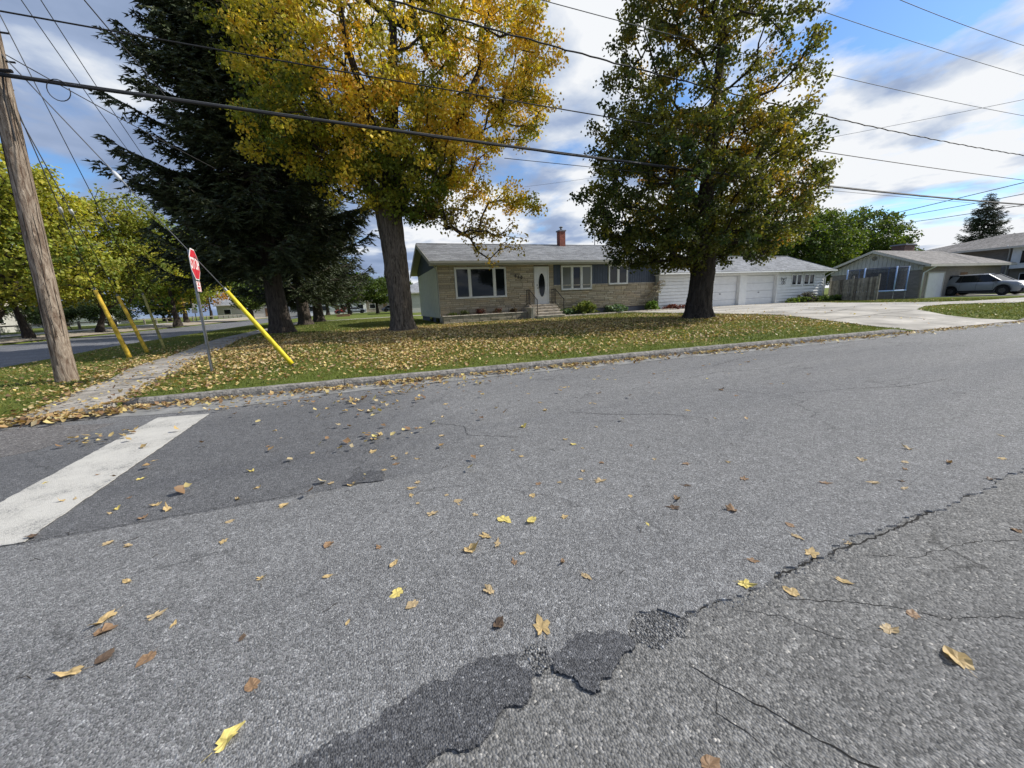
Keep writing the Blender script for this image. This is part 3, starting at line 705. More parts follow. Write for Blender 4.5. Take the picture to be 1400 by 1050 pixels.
# ---- the bungalow
HX0, HX1, HY, HY2, HB, HT = 4.0, 19.05, 21.7, 29.5, 0.30, 3.50
house = thing('bungalow', 'single storey stone and blue board bungalow with grey shingle roof and front steps', 'house', (11.5, 25.5, 0.3))
MB().box(HX0+.02, HX1, HY+.0, HY2, .70, HT).build('wall_core', M['mortar'], house)
MB().box(HX0+.05, HX1-.03, HY+.03, HY2-.03, 0.0, .70).build('foundation', M['foundation'], house)
holes = [(4.94, 8.02, 1.64, 3.37), (9.85, 10.82, 1.0, 3.42), (11.68, 13.92, 1.91, 3.42), (15.18, 16.72, 2.16, 3.44)]
stone_clad(house, [(HX0, 11.16, .70, HT-.02), (11.17, HX1, .70, 2.18)], HY, holes)
MB().bbox(11.17, HX1+.01, HY-.075, HY+.0, 2.185, 2.25, .012).build('stone_ledge', M['stair'], house)
def vboards(parent, segs, y, z0, z1, w=0.2, mat='blueboard'):
    for (x0, x1) in segs:
        n = max(1, round((x1-x0)/w)); ww = (x1-x0)/n
        for i in range(n): MB().bbox(x0+i*ww+.006, x0+(i+1)*ww-.006, y-.022, y, z0, z1, .006).build('board', M[mat], parent)
vboards(house, [(11.18, 11.66), (13.94, 15.16), (16.74, HX1)], HY, 2.252, HT-.02)
# side wall: stucco, then dark boards in the gable
MB().box(HX0-.03, HX0+.02, HY+.02, HY2, .62, 3.44).build('stucco_wall', M['stucco'], house)
for yb0 in (22.4, 24.6): MB().box(HX0-.02, HX0+.03, yb0, yb0+.9, 0.36, 0.60).build('basement_window', M['glassdk'], house)
RY, RZ, EY, EZ, EX0, EX1 = 25.6, 5.20, 21.05, 3.66, 3.52, 19.5
EYB = 2*RY-EY
for i in range(int((EYB-.6-HY)/.3)):
    y0 = HY+.02+i*.3; y1 = y0+.29
    zt = lambda yy: EZ-.12+(RZ-EZ)*(1-abs(yy-RY)/(RY-EY))
    mb = MB(); mb.verts_faces([(HX0-.045, y0, 3.45), (HX0-.045, y1, 3.45), (HX0-.045, y1, zt(y1)), (HX0-.045, y0, zt(y0)), (HX0, y0, 3.45), (HX0, y1, 3.45), (HX0, y1, zt(y1)), (HX0, y0, zt(y0))],
        [(0, 3, 2, 1), (4, 5, 6, 7), (0, 4, 7, 3), (1, 2, 6, 5), (0, 1, 5, 4), (3, 7, 6, 2)]); mb.build('gable_board', M['blueboard'], house)
rf = MB().box(EX0+.02, EX1-.02, EY+.05, EY+.051, EZ-.1, EZ-.099).build('roof', M['shingle'], house)
mb = MB(); t = .12
mb.verts_faces([(EX0+.02, EY+.02, EZ-t), (EX1-.02, EY+.02, EZ-t), (EX1-.02, RY, RZ-t), (EX0+.02, RY, RZ-t), (EX1-.02, EYB, EZ-t), (EX0+.02, EYB, EZ-t)], [(0, 3, 2, 1), (3, 5, 4, 2)]); mb.build('roof_underside', M['soffit'], rf)
roof_slope(rf, (EX0, EY-.03, EZ), (EX1, EY-.03, EZ), (EX1, RY, RZ), (EX0, RY, RZ), M['shingle'])
roof_slope(rf, (EX1, EYB+.03, EZ), (EX0, EYB+.03, EZ), (EX0, RY, RZ), (EX1, RY, RZ), M['shingle'])
mb = MB()
for i in range(54): mb.box(EX0+i*.2958+.004, EX0+(i+1)*.2958-.004, RY-.13, RY+.13, RZ-.035, RZ+.025)
mb.build('ridge_cap', M['shingle'], rf)
MB().box(EX0+.03, EX1-.03, EY+.03, HY-.06, EZ-.20, EZ-.17).build('soffit', M['soffit'], house)
mb = MB(); mb.box(EX0, EX1, EY-.02, EY+.025, EZ-.21, EZ-.03); mb.build('fascia', M['fascia'], house)
mb = MB()
mb.verts_faces([(EX0, EY-.14, EZ-.13), (EX1, EY-.14, EZ-.13), (EX1, EY-.10, EZ-.13), (EX0, EY-.10, EZ-.13), (EX0, EY-.15, EZ-.02), (EX1, EY-.15, EZ-.02), (EX1, EY-.025, EZ-.13), (EX0, EY-.025, EZ-.13), (EX0, EY-.025, EZ-.035), (EX1, EY-.025, EZ-.035)],
    [(4, 5, 1, 0), (0, 1, 6, 7), (7, 6, 9, 8), (4, 0, 7, 8), (5, 9, 6, 1)]); mb.build('gutter_trough', M['fascia'], house)
mb = MB()
for s, (ya, yb) in enumerate(((EY-.05, RY), (EYB+.05, RY))):
    mb.verts_faces([(EX0-.03, ya, EZ-.24), (EX0-.03, yb, RZ-.24), (EX0-.03, yb, RZ-.01), (EX0-.03, ya, EZ-.01), (EX0+.015, ya, EZ-.24), (EX0+.015, yb, RZ-.24), (EX0+.015, yb, RZ-.01), (EX0+.015, ya, EZ-.01)],
        [(0, 1, 2, 3), (7, 6, 5, 4), (0, 4, 5, 1), (3, 2, 6, 7), (0, 3, 7, 4)])
mb.build('barge_board', M['soffit'], house)
MB().tube([(3.75, 21.0, 3.52), (3.78, 21.3, 3.42), (3.93, 21.62, 3.25), (3.96, 21.64, 3.0), (3.96, 21.64, .5), (3.9, 21.4, .42)], .038, 6).build('downspout', M['fascia'], house, True)
window(house, 5.01, 7.95, 1.71, 3.30, HY-.045, [5.80, 7.28])
window(house, 11.76, 13.84, 1.98, 3.34, HY-.045, [12.46, 13.14], glasses={0: 'curtain', 2: 'curtain'})
window(house, 15.26, 16.64, 2.24, 3.36, HY-.045, [15.95], glasses={})
# front door with an oval light
def front_door():
    x0, x1, z0, z1, y = 9.93, 10.74, 1.13, 3.28, HY-.03
    d = MB().bbox(x0, x1, y-.03, y+.03, z0, z1, .006).build('front_door', M['doorwhite'], house)
    mb = MB(); mb.bbox(x0-.09, x0-.002, y-.05, y+.04, z0, z1+.09, .01); mb.bbox(x1+.002, x1+.09, y-.05, y+.04, z0, z1+.09, .01); mb.bbox(x0-.001, x1+.001, y-.05, y+.04, z1+.002, z1+.09, .01); mb.build('door_frame', M['white'], d)
    cx, cz, a, b = (x0+x1)/2, 2.27, .215, .70
    def ell(k, yy, n=28): return [(cx+a*k*math.cos(2*math.pi*i/n), yy, cz+b*(1-(1-k)*.35)*math.sin(2*math.pi*i/n)) for i in range(n)]
    mb = MB(); mb.poly(ell(1, y-.036)[::-1]); mb.build('oval_glass', M['glassdk'], d)
    mb = MB(); o1, o2, o3 = ell(1.22, y-.031), ell(1.12, y-.055), ell(.98, y-.034)
    for i in range(28):
        j = (i+1) % 28; mb.poly([o1[i], o2[i], o2[j], o1[j]]); mb.poly([o2[i], o3[i], o3[j], o2[j]])
    mb.build('oval_trim', M['white'], d)
    MB().tube([(x0+.09, y-.03, 2.10), (x0+.09, y-.09, 2.10), (x0+.16, y-.09, 2.10)], .016, 6).build('handle', M['iron'], d)
    MB().tube([(x0+.09, y-.03, 2.28), (x0+.09, y-.06, 2.28)], .028, 8).build('lock', M['iron'], d)
front_door()
# front steps
st = [(19.95, .50), (20.25, .66), (20.55, .81), (20.85, .97)]
for i, (y0, z) in enumerate(st):
    MB().box(9.25, 11.0, y0+.04, 21.64, z-.155-(0.15 if i == 0 else 0), z-.05).build('step_riser', M['stair'], house)
    MB().bbox(9.22, 11.03, y0, y0+.42, z-.048, z, .01).build('step_tread', M['stair'], house)
MB().box(9.25, 11.0, 21.15, 21.64, .97, 1.07).build('step_riser', M['stair'], house)
MB().bbox(9.22, 11.03, 21.12, 21.64, 1.072, 1.12, .01).build('landing', M['stair'], house)
MB().box(8.95, 9.22, 20.2, 21.64, .1, .98).build('step_wall', M['stair'], house)
def railing(x):
    mb = MB()
    top = [(x, 21.58, 2.0), (x, 21.1, 2.0), (x, 20.05, 1.38)]
    for a, b in zip(top[:-1], top[1:]): mb.tube([a, b], .022, 6)
    mb.tube([(x, 21.58, 1.2), (x, 21.1, 1.2), (x, 20.05, .60)], .014, 6)
    mb.tube([(x, 20.05, .48), (x, 20.05, 1.42)], .022, 6); mb.tube([(x, 21.1, 1.1), (x, 21.1, 2.0)], .022, 6); mb.tube([(x, 21.58, 1.1), (x, 21.58, 2.0)], .02, 6)
    for k in range(9):
        yy = 20.15+k*.16
        zt = 2.0 if yy > 21.1 else 1.38+(yy-20.05)/1.05*.62
        mb.tube([(x, yy, zt-.80+.0), (x, yy, zt)], .009, 4)
    for k in range(3): mb.tube([(x, 21.2+k*.12, 1.2), (x, 21.2+k*.12, 2.0)], .009, 4)
    mb.build('handrail', M['iron'], house)
railing(9.27); railing(10.98)
# low planter wall of split stone
pl = thing('planter_wall', 'low stone planter wall with pale cap under the big front window', 'planter', (6.4, 20.9, .3))
rr = random.Random(5); mb = MB()
for r in range(3):
    x = 3.95
    while x < 8.9:
        w = rr.uniform(.22, .5); xe = min(8.92, x+w); k = rr.uniform(.8, 1.2); mb.bbox(x+.005, xe-.005, 20.78-rr.uniform(0, .02), 20.98, .26+r*.145+.004, .26+(r+1)*.145-.004, .012, (.34*k, .30*k, .24*k)); x = xe
o = mb.build('planter_stone', M['stone'], pl); o['kind'] = 'stuff'
for i in range(5): MB().bbox(3.92+i*1.0+.004, 3.92+(i+1)*1.0-.004, 20.74, 21.02, .70, .745, .01).build('cap_stone', M['stair'], pl)
MB().box(3.97, 4.18, 20.98, 21.60, .2, .70).build('planter_side', M['stair'], pl)
MB().box(4.0, 8.93, 21.0, 21.64, .2, .66).build('soil_bed', M['soil'], pl)
# chimney and roof vent pipe (parts of the house)
ch = MB().box(13.55, 14.0, 25.2, 25.65, 4.9, 6.08).build('chimney', M['redbrick'], house)
MB().box(13.50, 14.05, 25.15, 25.70, 6.082, 6.17).build('chimney_cap', M['foundation'], ch)
MB().tube([(13.78, 25.42, 6.17), (13.78, 25.42, 6.36)], .085, 8).build('flue', M['galv'], ch, True)
MB().tube([(13.78, 25.42, 6.37), (13.78, 25.42, 6.40), (13.78, 25.42, 6.46)], [.15, .15, .03], 8).build('flue_cowl', M['galv'], ch)
MB().tube([(16.9, 25.9, 5.0), (16.9, 25.9, 6.75)], .035, 6).build('mast', M['galv'], house, True)
# house number digits, cut letters
def text_part(body, size, mat, parent, M4, name, ext=.006):
    cu = bpy.data.curves.new('lettering', 'FONT'); cu.body = body; cu.size = size; cu.extrude = ext; cu.align_x = 'CENTER'; cu.align_y = 'CENTER'; cu.offset = size*.012; cu.resolution_u = 3
    o = bpy.data.objects.new('tmp', cu); col.objects.link(o); dg = bpy.context.evaluated_depsgraph_get()
    me = bpy.data.meshes.new_from_object(o.evaluated_get(dg)); bpy.data.objects.remove(o)
    me.transform(M4); me.materials.clear(); me.materials.append(mat); return link_mesh(name, me, parent)
for i, c in enumerate('860'):
    m4 = Matrix.Translation(Vector((8.62+i*.19, HY-.075, 2.83-i*.045))-Vector(ORG[house.name])) @ Matrix.Rotation(R(90), 4, 'X')
    text_part(c, .25, M['numbers'], house, m4, 'house_number', .012)

# ---- garage wing with lap siding
GX0, GX1, GY, GB, GT = 19.12, 36.6, 21.4, 0.17, 2.69
gar = thing('garage', 'white lap sided double garage with hipped grey roof beside the driveway', 'garage', (28, 23.5, .25))
MB().box(GX0+.03, 23.28, GY+.02, GY+4.6, GB, GT).build('wall_core', M['white'], gar); MB().box(23.3, 31.04, GY+.31, GY+4.6, GB, GT).build('wall_core', M['white'], gar); MB().box(31.06, GX1-.02, GY+.02, GY+4.6, GB, GT).build('wall_core', M['white'], gar)
MB().box(GX0+.01, GX1, GY+.01, GY+4.62, GB-.25, GB+.02).build('foundation', M['concrete'], gar)
def siding(x0, x1, y, z0, z1, parent, holes=(), h=0.23, mat='white'):
    n = round((z1-z0)/h); hh = (z1-z0)/n
    for i in range(n):
        a, b = z0+i*hh, z0+(i+1)*hh; segs = [(x0, x1)]
        for (p, q, c, d) in holes:
            if b > c+.02 and a < d-.02:
                ns = []
                for s0, s1 in segs:
                    if s1 <= p or s0 >= q: ns.append((s0, s1)); continue
                    if s0 < p: ns.append((s0, p))
                    if s1 > q: ns.append((q, s1))
                segs = ns
        for s0, s1 in segs:
            if s1-s0 < .03: continue
            ag = a; b = b-.028; mb = MB(); mb.verts_faces([(s0, y-.062, a), (s1, y-.062, a), (s1, y-.010, b), (s0, y-.010, b), (s0, y+.01, a), (s1, y+.01, a), (s1, y+.01, b), (s0, y+.01, b)],
                [(0, 1, 2, 3), (0, 4, 5, 1), (0, 3, 7, 4), (1, 5, 6, 2), (3, 2, 6, 7)]); mb.build('siding_board', M[mat], parent)
siding(GX0, 23.28, GY, GB+.02, GT, gar)
siding(31.06, GX1, GY, GB+.02, GT, gar, [(32.55, 33.84, 1.60, 2.55), (34.05, 35.42, 1.60, 2.55)])
for (x0, x1) in ((23.43, 26.8), (27.55, 30.87)):
    d = MB().box(x0, x1, GY+.26, GY+.28, GB+.02, 2.52).build('garage_door', M['doorwhite'], gar)
    zz = np.linspace(GB+.03, 2.50, 5)
    for a, b in zip(zz[:-1], zz[1:]):
        mb = MB(); mb.bbox(x0+.01, x1-.01, GY+.215, GY+.259, a+.008, b-.008, .014)
        mb.build('door_panel', M['doorwhite'], d)
    MB().box((x0+x1)/2-.07, (x0+x1)/2+.07, GY+.18, GY+.214, 1.20, 1.25).build('handle', M['iron'], d)
for a, b in ((23.29, 23.425), (26.805, 27.545), (30.875, 31.05)): MB().bbox(a, b, GY-.05, GY+.30, GB+.0, 2.532, .01).build('door_post', M['white'], gar)
MB().bbox(23.29, 31.05, GY-.045, GY+.30, 2.535, GT, .01).build('door_header', M['white'], gar)
MB().bbox(GX1-.07, GX1+.05, GY-.05, GY+.08, GB+.02, GT, .01).build('corner_trim', M['white'], gar)
window(gar, 32.64, 33.75, 1.68, 2.47, GY-.02, [33.2], fr=.06)
window(gar, 34.13, 35.33, 1.68, 2.47, GY-.02, [34.73], fr=.06)
GE0, GE1, GEY, GEZ = 18.6, 37.05, 20.8, 2.80
gr = MB().box(GE0+.1, GE1-.1, GEY+.1, GEY+.12, GEZ-.11, GEZ-.10).build('roof', M['shingle'], gar)
ry, rz, rx0, rx1 = 23.5, 4.16, 21.2, 34.9; ryb = 2*ry-GEY
roof_slope(gr, (GE0, GEY-.03, GEZ), (GE1, GEY-.03, GEZ), (rx1, ry, rz), (rx0, ry, rz), M['shingle'])
roof_slope(gr, (GE1, ryb, GEZ), (GE0, ryb, GEZ), (rx0, ry, rz), (rx1, ry, rz), M['shingle'])
roof_slope(gr, (GE1, GEY-.03, GEZ), (GE1, ryb, GEZ), (rx1, ry, rz), (rx1, ry, rz), M['shingle'])
roof_slope(gr, (GE0, ryb, GEZ), (GE0, GEY-.03, GEZ), (rx0, ry, rz), (rx0, ry, rz), M['shingle'])
mb = MB(); mb.box(rx0, rx1, ry-.11, ry+.11, rz-.03, rz+.022)
for a, b in (((rx1, ry, rz), (GE1, GEY, GEZ)), ((rx0, ry, rz), (GE0, GEY, GEZ)), ((rx1, ry, rz), (GE1, ryb, GEZ))): mb.bar(a, b, .22, .035)
mb.build('ridge_cap', M['shingle'], gr)
mb = MB(); mb.box(GE0+.02, GE1-.02, GEY, GY-.06, GEZ-.135, GEZ-.115); mb.box(GX1+.06, GE1-.02, GY-.055, ryb, GEZ-.135, GEZ-.115); mb.build('soffit', M['white'], gar)
mb = MB(); mb.box(GE0, GE1, GEY-.03, GEY-.004, GEZ-.15, GEZ-.02); mb.box(GE1, GE1+.025, GEY-.03, ryb, GEZ-.15, GEZ-.02); mb.build('fascia', M['fascia'], gar)
mb = MB(); mb.box(GE0, GE1, GEY-.14, GEY-.034, GEZ-.12, GEZ-.03); mb.build('gutter_trough', M['white'], gar)
MB().tube([(GE1-.12, GEY-.08, GEZ-.12), (GE1-.14, GEY+.1, GEZ-.22), (GX1+.03, GY-.13, GEZ-.52), (GX1+.03, GY-.13, GEZ-.7), (GX1+.03, GY-.13, .35)], .042, 6).build('downspout', M['white'], gar, True)
# ornament beside the garage door: a wire butterfly
orn = thing('wall_ornament', 'grey metal butterfly ornament on the siding right of the garage doors', 'ornament', (31.6, GY-.06, 2.0))
for s in (-1, 1):
    mb = MB(); pts = [(31.6, 2.03), (31.6+s*.14, 2.25), (31.6+s*.30, 2.28), (31.6+s*.26, 2.05), (31.6+s*.12, 1.98), (31.6+s*.22, 1.82), (31.6+s*.10, 1.74), (31.6, 1.92)]
    P3 = [(x, GY-.07, z) for x, z in pts]; mb.tube(P3+[P3[0]], .018, 5); mb.tube([P3[0], P3[2]], .012, 4); mb.tube([P3[0], P3[5]], .012, 4); mb.build('wing', M['galv'], orn)
MB().tube([(31.6, GY-.075, 1.78), (31.6, GY-.075, 2.2)], .025, 6).build('body', M['galv'], orn)
vb = thing('utility_box', 'small white vent box at the foot of the siding by the flower bed', 'utility box', (20.4, 21.2, .3))
MB().bbox(20.2, 20.62, 21.05, 21.34, .3, .64, .02).build('housing', M['white'], vb); MB().bbox(20.24, 20.58, 21.02, 21.049, .36, .58, .01).build('grille', M['galv'], vb)

# ---- neighbour's house on the right
nb = thing('split_level_house', 'brown brick split level house with white upper floor and gabled wing', 'house', (60, 20, .1))
# gabled wing, gable end towards us
WX, WX1, WY0, WY1, WB, WT = 44.0, 57.5, 18.3, 25.0, 0.0, 2.80
MB().box(WX, WX1, WY0, WY1, WB, WT).build('wall', M['tanbrick'], nb)
MB().box(WX-.03, WX-.002, WY0+.1, WY1-.1, WB, 2.45).build('gable_wall', M['greybrick'], nb)
gy, gz = 21.65, 4.42
n = 22
for i in range(n):
    y0 = WY0-.05+i*(WY1-WY0+.1)/n; y1 = WY0-.05+(i+1)*(WY1-WY0+.1)/n-.02
    zt = lambda yy: 2.72+(gz-.15-2.72)*(1-abs(yy-gy)/(WY1-gy+.2))
    mb = MB(); mb.verts_faces([(WX-.10, y0, 2.46), (WX-.10, y1, 2.46), (WX-.10, y1, zt(y1)), (WX-.10, y0, zt(y0)), (WX-.06, y0, 2.46), (WX-.06, y1, 2.46), (WX-.06, y1, zt(y1)), (WX-.06, y0, zt(y0))],
        [(0, 3, 2, 1), (4, 5, 6, 7), (0, 4, 7, 3), (1, 2, 6, 5), (0, 1, 5, 4), (3, 7, 6, 2)]); mb.build('gable_board', M['sidinggrey'], nb)
MB().box(WX-.06, WX-.031, WY0-.05, WY1+.05, 2.44, 3.0).build('gable_backing', M['sidinggrey'], nb)
MB().tube([(WX-.11, gy, 3.72), (WX-.14, gy, 3.72)], .2, 8).build('gable_vent', M['woodgrey'], nb)
wr = MB().box(WX, WX1, WY0+.3, WY0+.32, 2.84, 2.85).build('roof', M['shingle_b'], nb)
ex0 = WX-.55; ey = WY0-.65; eyb = WY1+.65
roof_slope(wr, (ex0, ey, 2.86), (WX1+.8, ey, 2.86), (WX1-3.0, gy, gz), (ex0, gy, gz), M['shingle_b'], .25)
roof_slope(wr, (WX1+.8, eyb, 2.86), (ex0, eyb, 2.86), (ex0, gy, gz), (WX1-3, gy, gz), M['shingle_b'], .25)
roof_slope(wr, (WX1+.8, ey, 2.86), (WX1+.8, eyb, 2.86), (WX1-3.0, gy, gz), (WX1-3.0, gy, gz), M['shingle_b'], .25)
mb = MB()
for ya in (ey, eyb):
    mb.verts_faces([(ex0-.04, ya, 2.64), (ex0-.04, gy, gz-.22), (ex0-.04, gy, gz-.01), (ex0-.04, ya, 2.85), (ex0, ya, 2.64), (ex0, gy, gz-.22), (ex0, gy, gz-.01), (ex0, ya, 2.85)],
        [(0, 1, 2, 3), (7, 6, 5, 4), (0, 4, 5, 1), (3, 2, 6, 7), (0, 3, 7, 4)])
mb.build('barge_board', M['soffit'], nb)
mb = MB()
for ya, yb_, in ((ey, gy), (eyb, gy)):
    mb.poly([(ex0, ya, 2.70), (WX+.0, ya, 2.70), (WX+.0, yb_, gz-.16), (ex0, yb_, gz-.16)])
mb.box(ex0, WX1+.8, ey-.01, WY0-.002, 2.66, 2.69)
mb.build('soffit', M['soffit'], nb)
MB().box(ex0, WX1+.8, ey-.06, ey-.012, 2.66, 2.85).build('fascia', M['soffit'], nb)
MB().tube([(WX+.3, ey-.05, 2.68), (WX+.2, ey+.2, 2.5), (WX+.05, WY0-.1, 2.2), (WX+.05, WY0-.1, .15)], .055, 6).build('downspout', M['white'], nb, True)
MB().bbox(45.0, 47.4, WY0-.05, WY0, .0, 2.15, .01).build('garage_door', M['doorwhite'], nb)
mb = MB(); mb.bbox(44.86, 44.99, WY0-.07, WY0, 0, 2.25, .01); mb.bbox(47.41, 47.54, WY0-.07, WY0, 0, 2.25, .01); mb.bbox(45.0, 47.4, WY0-.07, WY0, 2.16, 2.25, .01); mb.build('door_frame', M['soffit'], nb)
MB().bbox(50.2, 51.4, WY0-.03, WY0, .1, 2.15, .01).build('side_door', M['deck'], nb)
c2 = MB().box(48.9, 50.6, 21.9, 22.9, 3.9, 4.98).build('chimney', M['darkbrick'], nb); MB().box(48.8, 50.7, 21.8, 23.0, 4.982, 5.10).build('chimney_cap', M['foundation'], c2)
# upper block
UX, UX1, UY0, UY1 = 60.0, 73.0, 9.5, 27.0
MB().box(UX, UX1, 18.6, UY1, 0, 4.33).build('wall', M['greybrick'], nb)
MB().box(UX+.2, UX1, UY0+.2, 18.59, 0, 2.35).build('lower_wall', M['tanbrick'], nb)
MB().box(UX-.45, UX1, UY0, 18.45, 2.352, 4.33).build('upper_wall', M['white'], nb)
for k, (y0, y1) in enumerate(((17.0, 17.9), (14.7, 15.6), (12.4, 13.3))):
    f = MB().box(UX-.50, UX-.455, y0, y1, 2.75, 4.05).build('window', M['white'], nb)
    MB().box(UX-.52, UX-.502, y0+.07, (y0+y1)/2-.03, 2.83, 3.97).build('pane', M['glassdk'], f); MB().box(UX-.52, UX-.502, (y0+y1)/2+.03, y1-.07, 2.83, 3.97).build('pane', M['glassdk'], f)
for (y0, y1) in ((16.6, 17.9), (14.1, 15.4)):
    f = MB().box(UX+.14, UX+.198, y0, y1, 1.1, 1.9).build('window', M['white'], nb); MB().box(UX+.12, UX+.138, y0+.07, y1-.07, 1.17, 1.83).build('pane', M['glassdk'], f)
ur = MB().box(UX, UX1, 18, 18.05, 4.5, 4.52).build('roof', M['shingle_b'], nb)
e0, e1, f0, f1, zz0 = UX-1.0, UX1+.8, UY0-.8, UY1+.8, 4.45
cx, c0, c1, zr = (e0+e1)/2, 15.5, 21.5, 6.15
roof_slope(ur, (e0, f1, zz0), (e0, f0, zz0), (cx, c0, zr), (cx, c1, zr), M['shingle_b'], .28)
roof_slope(ur, (e1, f0, zz0), (e1, f1, zz0), (cx, c1, zr), (cx, c0, zr), M['shingle_b'], .28)
roof_slope(ur, (e0, f0, zz0), (e1, f0, zz0), (cx, c0, zr), (cx, c0, zr), M['shingle_b'], .28)
roof_slope(ur, (e1, f1, zz0), (e0, f1, zz0), (cx, c1, zr), (cx, c1, zr), M['shingle_b'], .28)
mb = MB(); mb.box(e0-.05, e0, f0, f1, zz0-.18, zz0-.01); mb.box(e0, e1, f0-.05, f0, zz0-.18, zz0-.01); mb.build('fascia', M['soffit'], nb)
MB().box(e0, UX-.002, f0, f1, zz0-.14, zz0-.11).build('soffit', M['soffit'], nb)
MB().tube([(e0+.1, 18.7, 4.5), (UX-.08, 18.75, 4.2), (UX-.08, 18.75, .2)], .06, 6).build('downspout', M['white'], nb, True)

# ---- simple distant houses (walls, hipped or gabled roof, windows, door)
def far_house(name, label, x, y, w, d, h, rz, wall, roof, face='y', gable=False, z=0.3, nwin=3):
    t_ = thing(name, label, 'house', (x, y, z)); b = T_ = None
    MB().box(x-w/2, x+w/2, y, y+d, z-.4, z+h).build('wall', M[wall], t_)
    o = .5; A = (x-w/2-o, y-o, z+h); B = (x+w/2+o, y-o, z+h); C_ = (x+w/2+o, y+d+o, z+h); D = (x-w/2-o, y+d+o, z+h)
    if gable: r0, r1 = (x-w/2-o, y+d/2, z+h+rz), (x+w/2+o, y+d/2, z+h+rz)
    else: r0, r1 = (x-w/2+d/2, y+d/2, z+h+rz), (x+w/2-d/2, y+d/2, z+h+rz)
    rb = MB().box(x-w/2-o, x+w/2+o, y-o, y+d+o, z+h-.16, z+h-.004).build('roof', M['soffit'], t_)
    roof_slope(rb, A, B, r1, r0, M[roof], .5); roof_slope(rb, C_, D, r0, r1, M[roof], .5)
    roof_slope(rb, B, C_, r1, r1, M[roof], .5); roof_slope(rb, D, A, r0, r0, M[roof], .5)
    for k in range(nwin):
        xx = x-w/2+(k+.5)*w/nwin
        if k == nwin//2: MB().box(xx-.5, xx+.5, y-.05, y-.002, z, z+2.1).build('door', M['deck'], t_); continue
        f = MB().box(xx-.8, xx+.8, y-.06, y-.002, z+.9, z+2.2).build('window', M['white'], t_); MB().box(xx-.7, xx+.7, y-.08, y-.062, z+1.0, z+2.1).build('pane', M['glassdk'], f)
    # a window and a chimney on the ends
    f = MB().box(x+w/2+.002, x+w/2+.06, y+d*.4, y+d*.4+1.4, z+.9, z+2.2).build('window', M['white'], t_); MB().box(x+w/2+.062, x+w/2+.08, y+d*.4+.1, y+d*.4+1.3, z+1, z+2.1).build('pane', M['glassdk'], f)
    MB().box(x+w*.2, x+w*.2+.8, y+d*.6, y+d*.6+.7, z+h, z+h+rz+.7).build('chimney', M['redbrick'], t_)
    return t_
far_house('park_building', 'low white building with beige roof behind the leaning park tree', -40.5, 52, 10, 8, 2.9, 1.8, 'sidinggrey', 'beigeroof', z=.52, nwin=3)
far_house('distant_house', 'long white house behind the park lawn right of the utility pole', -50, 92, 12, 8, 2.6, 1.6, 'white', 'shingle', z=.52, nwin=3)
far_house('distant_house', 'pale grey house at the far end of the road beyond the yellow guard', -24, 118, 22, 9, 3.2, 1.9, 'sidinggrey', 'shingle', gable=True, z=.5, nwin=5)
far_house('distant_house', 'white gabled house seen between the first and second spruce trunks', -6.5, 108, 14, 9, 3.0, 2.0, 'white', 'shingle', gable=True, z=.3, nwin=5)
far_house('distant_house', 'brown brick house low behind the small far trees', 5.5, 112, 10, 9, 3.0, 2.0, 'tanbrick', 'shingle_b', z=.3, nwin=3)
far_house('neighbour_house', 'pale house partly hidden by the foreground trunk and the bungalow', 9.5, 64, 10, 10, 3.2, 2.0, 'sidinggrey', 'shingle', z=.3, nwin=3)

# ================================================================== street furniture
# utility pole
up_ = thing('utility_pole', 'weathered round wooden utility pole leaning at the left edge', 'utility pole', (-5.93, 10.48, .1))
a, b = Vector((-5.93, 10.48, 0.0)), Vector((-5.42, 10.48, 9.2)); pts = [a+(b-a)*t for t in np.linspace(0, 1, 40)]
mb = MB(); n = 28; rr = random.Random(3)
for i, p in enumerate(pts):
    rad = .158-.035*i/39+(.02*(1-i/3) if i < 3 else 0)
    for j in range(n):
        t = 2*math.pi*j/n; w = 1+.02*math.sin(5*t+i*.13)+.016*math.sin(11*t+i*.05+1); mb.v.append((p.x+rad*w*math.cos(t), p.y+rad*w*math.sin(t), p.z))
for i in range(39):
    for j in range(n): mb.f.append((i*n+j, i*n+(j+1) % n, (i+1)*n+(j+1) % n, (i+1)*n+j)); mb.c.append(None)
mb.f.append(tuple(39*n+j for j in range(n))); mb.c.append(None)
mb.build('shaft', M['pole_wood'], up_, True)
def polept(z, off=0): p = a+(b-a)*(z/9.2); return Vector((p.x, p.y, z))
q = polept(5.72); MB().tube([(q.x+.1, q.y-.17, 5.72), (q.x+.30, q.y-.20, 5.72)], .03, 6).build('clamp', M['iron'], up_)
MB().tube([(q.x-.17, q.y, 5.62), (q.x+.17, q.y, 5.62)], .185, 12).build('band', M['iron'], up_) if False else None
MB().tube([(q.x+.0, q.y-.26, 5.60), (q.x+.0, q.y+.26, 5.60)], .018, 6).build('through_bolt', M['iron'], up_)
for z in (5.95, 6.4): MB().tube([(polept(z).x-.26, 10.48, z), (polept(z).x+.26, 10.48, z)], .016, 6).build('through_bolt', M['iron'], up_)
MB().tube([(polept(4.6).x+.12, 10.32, 4.6), (polept(5.3).x+.10, 10.33, 5.3), (polept(5.72).x+.16, 10.3, 5.72)], .014, 5).build('ground_wire', M['wire'], up_)
MB().bbox(polept(9).x-1.2, polept(9).x+1.2, 10.25, 10.36, 8.75, 8.87, .01).build('crossarm', M['woodgrey'], up_)

